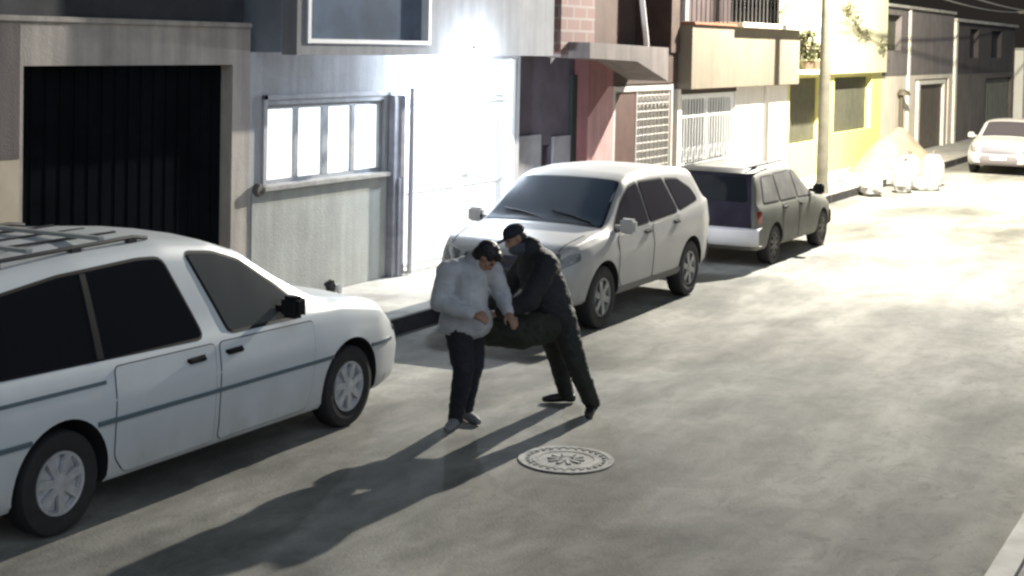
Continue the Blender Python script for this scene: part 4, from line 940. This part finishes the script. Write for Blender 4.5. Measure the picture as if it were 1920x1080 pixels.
# victim: grey white hooded jacket, dark trousers, bowed head, seen from the back left
VR = thing('person', 'person in light grey jacket and dark trousers, bowing dark haired head, struggling', 'person', (-6.10, 10.72, 0), 0, None)
F = Fig(VR); p = F.p
pel = p(.01, .90, .0); che = p(.01, 1.22, -.02); nk = p(.10, 1.34, -.06); hc = p(.165, 1.43, -.10)
sL, sR = p(-.145, 1.30, -.10), p(.215, 1.28, .12)                 # shoulders
eL, wL = p(-.205, 1.07, -.18), p(.08, .985, -.30)
eR, wR = p(.31, 1.08, .08), p(.36, .97, -.10)
hipL, hipR = p(-.06, .87, -.08), p(.06, .87, .07)
kL, aL = p(.0, .50, -.10), p(-.06, .09, -.02)
kR, aR = p(.07, .49, .05), p(.01, .10, .20)
segs = [(pel, .13, che, .14), (che, .13, nk, .06), (nk, .055, hc-UZ*.03, .052), (che+UZ*.06, .08, sL, .055), (che+UZ*.06, .08, sR, .055), (sL, .05, eL, .04), (eL, .04, wL, .027), (sR, .05, eR, .04), (eR, .04, wR, .027),
        (pel, .11, hipL, .09), (pel, .11, hipR, .09), (hipL, .085, kL, .058), (kL, .056, aL, .038), (hipR, .085, kR, .058), (kR, .056, aR, .038)]
segs += hand(wL, (wL-eL)+UX*.1, UZ*-.6+WY*.8, 1); segs += hand(wR, (wR-eR)+UX*.05, UZ*-1+UX*.2, -1)
ell = []; sd, uv, fd = head_parts(hc, UX*.72-WY*.25-UZ*1.0, UZ*.6+UX*.55, segs, ell, .98)
organic('body', segs, SKIN, VR, (.0085), 3, ell=ell); eyes(VR, hc, sd, uv, fd)
rot = Matrix((sd, fd, uv)).transposed()
organic('hair', [], mat('black_hair', (.006, .006, .009), .5, var=.5, scale=40), VR, .007, 2, .010, 26, 3, ell=[(hc+uv*.042-fd*.028, (.088, .100, .095), rot), (hc-fd*.05-uv*.01, (.080, .066, .085), rot), (hc+uv*.085+fd*.035, (.062, .055, .04), rot)])
JK = mat('light_grey_jacket', (.46, .47, .50), .85, var=.3, scale=5, bump=.3, bscale=90)
js = [(pel+UZ*.0, .17, p(.01, 1.06, -.02), .175), (p(.01, 1.06, -.02), .175, che+UZ*.03, .175), (che+UZ*.03, .165, nk, .085), (che+UZ*.07, .13, sL, .10), (che+UZ*.07, .13, sR, .095), (sL, .09, eL, .078), (eL, .078, eL.lerp(wL, .9), .05), (sR, .085, eR, .07), (eR, .07, eR.lerp(wR, .88), .048), (nk, .085, nk+UZ*.02-fd*.03, .10)]
js += [(nk-fd*.05-UZ*.04, .09, nk-fd*.09-UZ*.10, .07), (pel+p(-.06, -.02, -.04), .165, pel+p(.06, -.02, .05), .16)]
organic('jacket', js, JK, VR, .012, 5, .010, 7, 1)
TR = mat('navy_black_trousers', (.010, .011, .020), .8, var=.4, scale=6, bump=.2, bscale=70)
ts = [(pel-UZ*.03, .13, hipL, .115), (pel-UZ*.03, .13, hipR, .115), (hipL, .12, kL, .088), (kL, .086, aL-UZ*.01, .062), (hipR, .12, kR, .088), (kR, .086, aR-UZ*.01, .062)]
organic('trousers', ts, TR, VR, .011, 4, .012, 9, 2)
GS = mat('grey_trainer', (.16, .165, .17), .7)
shoe(VR, aL, aL+UX*-.35-WY*1, GS); shoe(VR, aR, aR+UX*.6-WY*.8, GS)

# robber: black cap, black jacket, leaning over
RB = thing('person', 'person in black cap and black jacket leaning forward to grab the other', 'person', (-5.40, 11.60, 0), 0, None)
p = F.p
b0 = p(-.02, 0, 0)
pel = p(-.30, .86, .06); che = p(-.42, 1.24, .02); nk = p(-.505, 1.43, .0); hc = p(-.625, 1.52, -.02)
sL, sR = p(-.50, 1.33, .15), p(-.36, 1.32, -.17)       # far, near shoulder
eL, wL = p(-.70, 1.03, .20), p(-.86, .92, .02)
eR, wR = p(-.50, 1.03, -.28), p(-.76, .93, -.30)
hipL, hipR = p(-.33, .83, .12), p(-.21, .83, -.02)
kL, aL = p(-.24, .47, .34), p(-.14, .09, .46)
kR, aR = p(-.08, .45, -.03), p(.07, .10, .08)
segs = [(pel, .13, che, .145), (che, .135, nk, .062), (nk, .056, hc-UZ*.02+UX*.02, .052), (che+UZ*.06, .08, sL, .055), (che+UZ*.06, .08, sR, .055), (sL, .05, eL, .042), (eL, .042, wL, .028), (sR, .052, eR, .042), (eR, .042, wR, .028),
        (pel, .11, hipL, .09), (pel, .11, hipR, .09), (hipL, .085, kL, .058), (kL, .056, aL, .038), (hipR, .085, kR, .058), (kR, .056, aR, .038)]
segs += hand(wL, (wL-eL)-UZ*.02, UZ*-1-UX*.2, 1); segs += hand(wR, (wR-eR), UZ*-.8+WY*.5, -1)
ell = []; sd, uv, fd = head_parts(hc, -UX*.9-WY*.42-UZ*.42, UZ*.9-UX*.38, segs, ell, 1.0)
organic('body', segs, SKIN, RB, (.0085), 3, ell=ell); eyes(RB, hc, sd, uv, fd)
rot = Matrix((sd, fd, uv)).transposed()
organic('hair', [], mat('black_hair', (.006, .006, .009), .5), RB, .007, 2, .004, 30, 5, ell=[(hc-fd*.035+uv*.0, (.079, .072, .088), rot)])
# face covering: the lower face is dark in the photo
organic('neck_gaiter', [(nk+UZ*.0, .078, hc-uv*.085-fd*.01, .076)], mat('slate_gaiter', (.05, .06, .075), .85), RB, .009, 3, .006, 16, 4, ell=[(hc-uv*.075+fd*.02, (.068, .078, .055), rot)])
CAP = mat('black_cap', (.010, .013, .020), .8, bump=.2, bscale=120)
cp = organic('cap', [], CAP, RB, .007, 3, .003, 18, 6, ell=[(hc+uv*.062-fd*.008, (.088, .104, .070), rot), (hc+uv*.035+fd*.125, (.072, .075, .009), rot)])
JB = mat('black_jacket', (.014, .016, .021), .75, var=.4, scale=5, bump=.3, bscale=80)
js = [(pel+UZ*.06, .185, p(-.35, 1.06, .03), .19), (p(-.35, 1.06, .03), .19, che+UZ*.02, .185), (che+UZ*.02, .175, nk, .092), (che+UZ*.08, .13, sL, .10), (che+UZ*.08, .13, sR, .105), (sL, .095, eL, .082), (eL, .082, eL.lerp(wL, .9), .055), (sR, .10, eR, .088), (eR, .088, eR.lerp(wR, .9), .056), (nk-fd*.03, .09, nk+UZ*.03, .085), (pel+p(-.06, -.02, .05), .15, pel+p(.05, -.02, -.04), .16)]
organic('jacket', js, JB, RB, .012, 4, .012, 7, 7)
TB = mat('dark_olive_trousers', (.017, .021, .017), .8, var=.4, scale=6, bump=.2, bscale=70)
ts = [(pel, .15, hipL, .125), (pel, .15, hipR, .125), (hipL, .12, kL, .09), (kL, .088, aL-UZ*.01, .066), (hipR, .122, kR, .092), (kR, .09, aR-UZ*.01, .068)]
organic('trousers', ts, TB, RB, .011, 4, .012, 9, 8)
BS = mat('black_shoe', (.010, .010, .011), .5)
shoe(RB, aL, aL-UX*1-WY*.1, BS); shoe(RB, aR, aR-UX*.25-WY*1, BS)

# the dark bag the two are pulling at
BG = thing('duffel_bag', 'dark olive soft bag gripped between the two struggling people', 'bag', (-5.40, 11.60, 0), 0)
OL = mat('olive_canvas', (.024, .028, .02), .85, var=.4, scale=6, bump=.3, bscale=90)
organic('bag_body', [(p(-.96, .80, -.06), .09, p(-.82, .75, -.08), .13), (p(-.82, .75, -.08), .14, p(-.55, .74, -.10), .15), (p(-.55, .74, -.10), .15, p(-.34, .78, -.08), .13)], OL, BG, .012, 4, .016, 9, 11)
g = MB(); g.tube([p(-.90, .83, -.12), p(-.85, .90, -.16), p(-.78, .915, -.25), p(-.66, .89, -.22), p(-.56, .84, -.16)], .014, n=8); g.build('handle', mat('olive_strap', (.26, .26, .20), .8), BG)
g = MB(); g.tube([p(-.86, .845, .0), p(-.84, .90, .04), p(-.72, .89, .03), p(-.60, .85, -.02)], .014, n=8); g.build('handle', mat('olive_strap', (.26, .26, .20), .8), BG)
S.render.engine = 'CYCLES'
S.cycles.pixel_filter_type = 'BLACKMAN_HARRIS'; S.cycles.filter_width = 2.6      # soft low-resolution camera
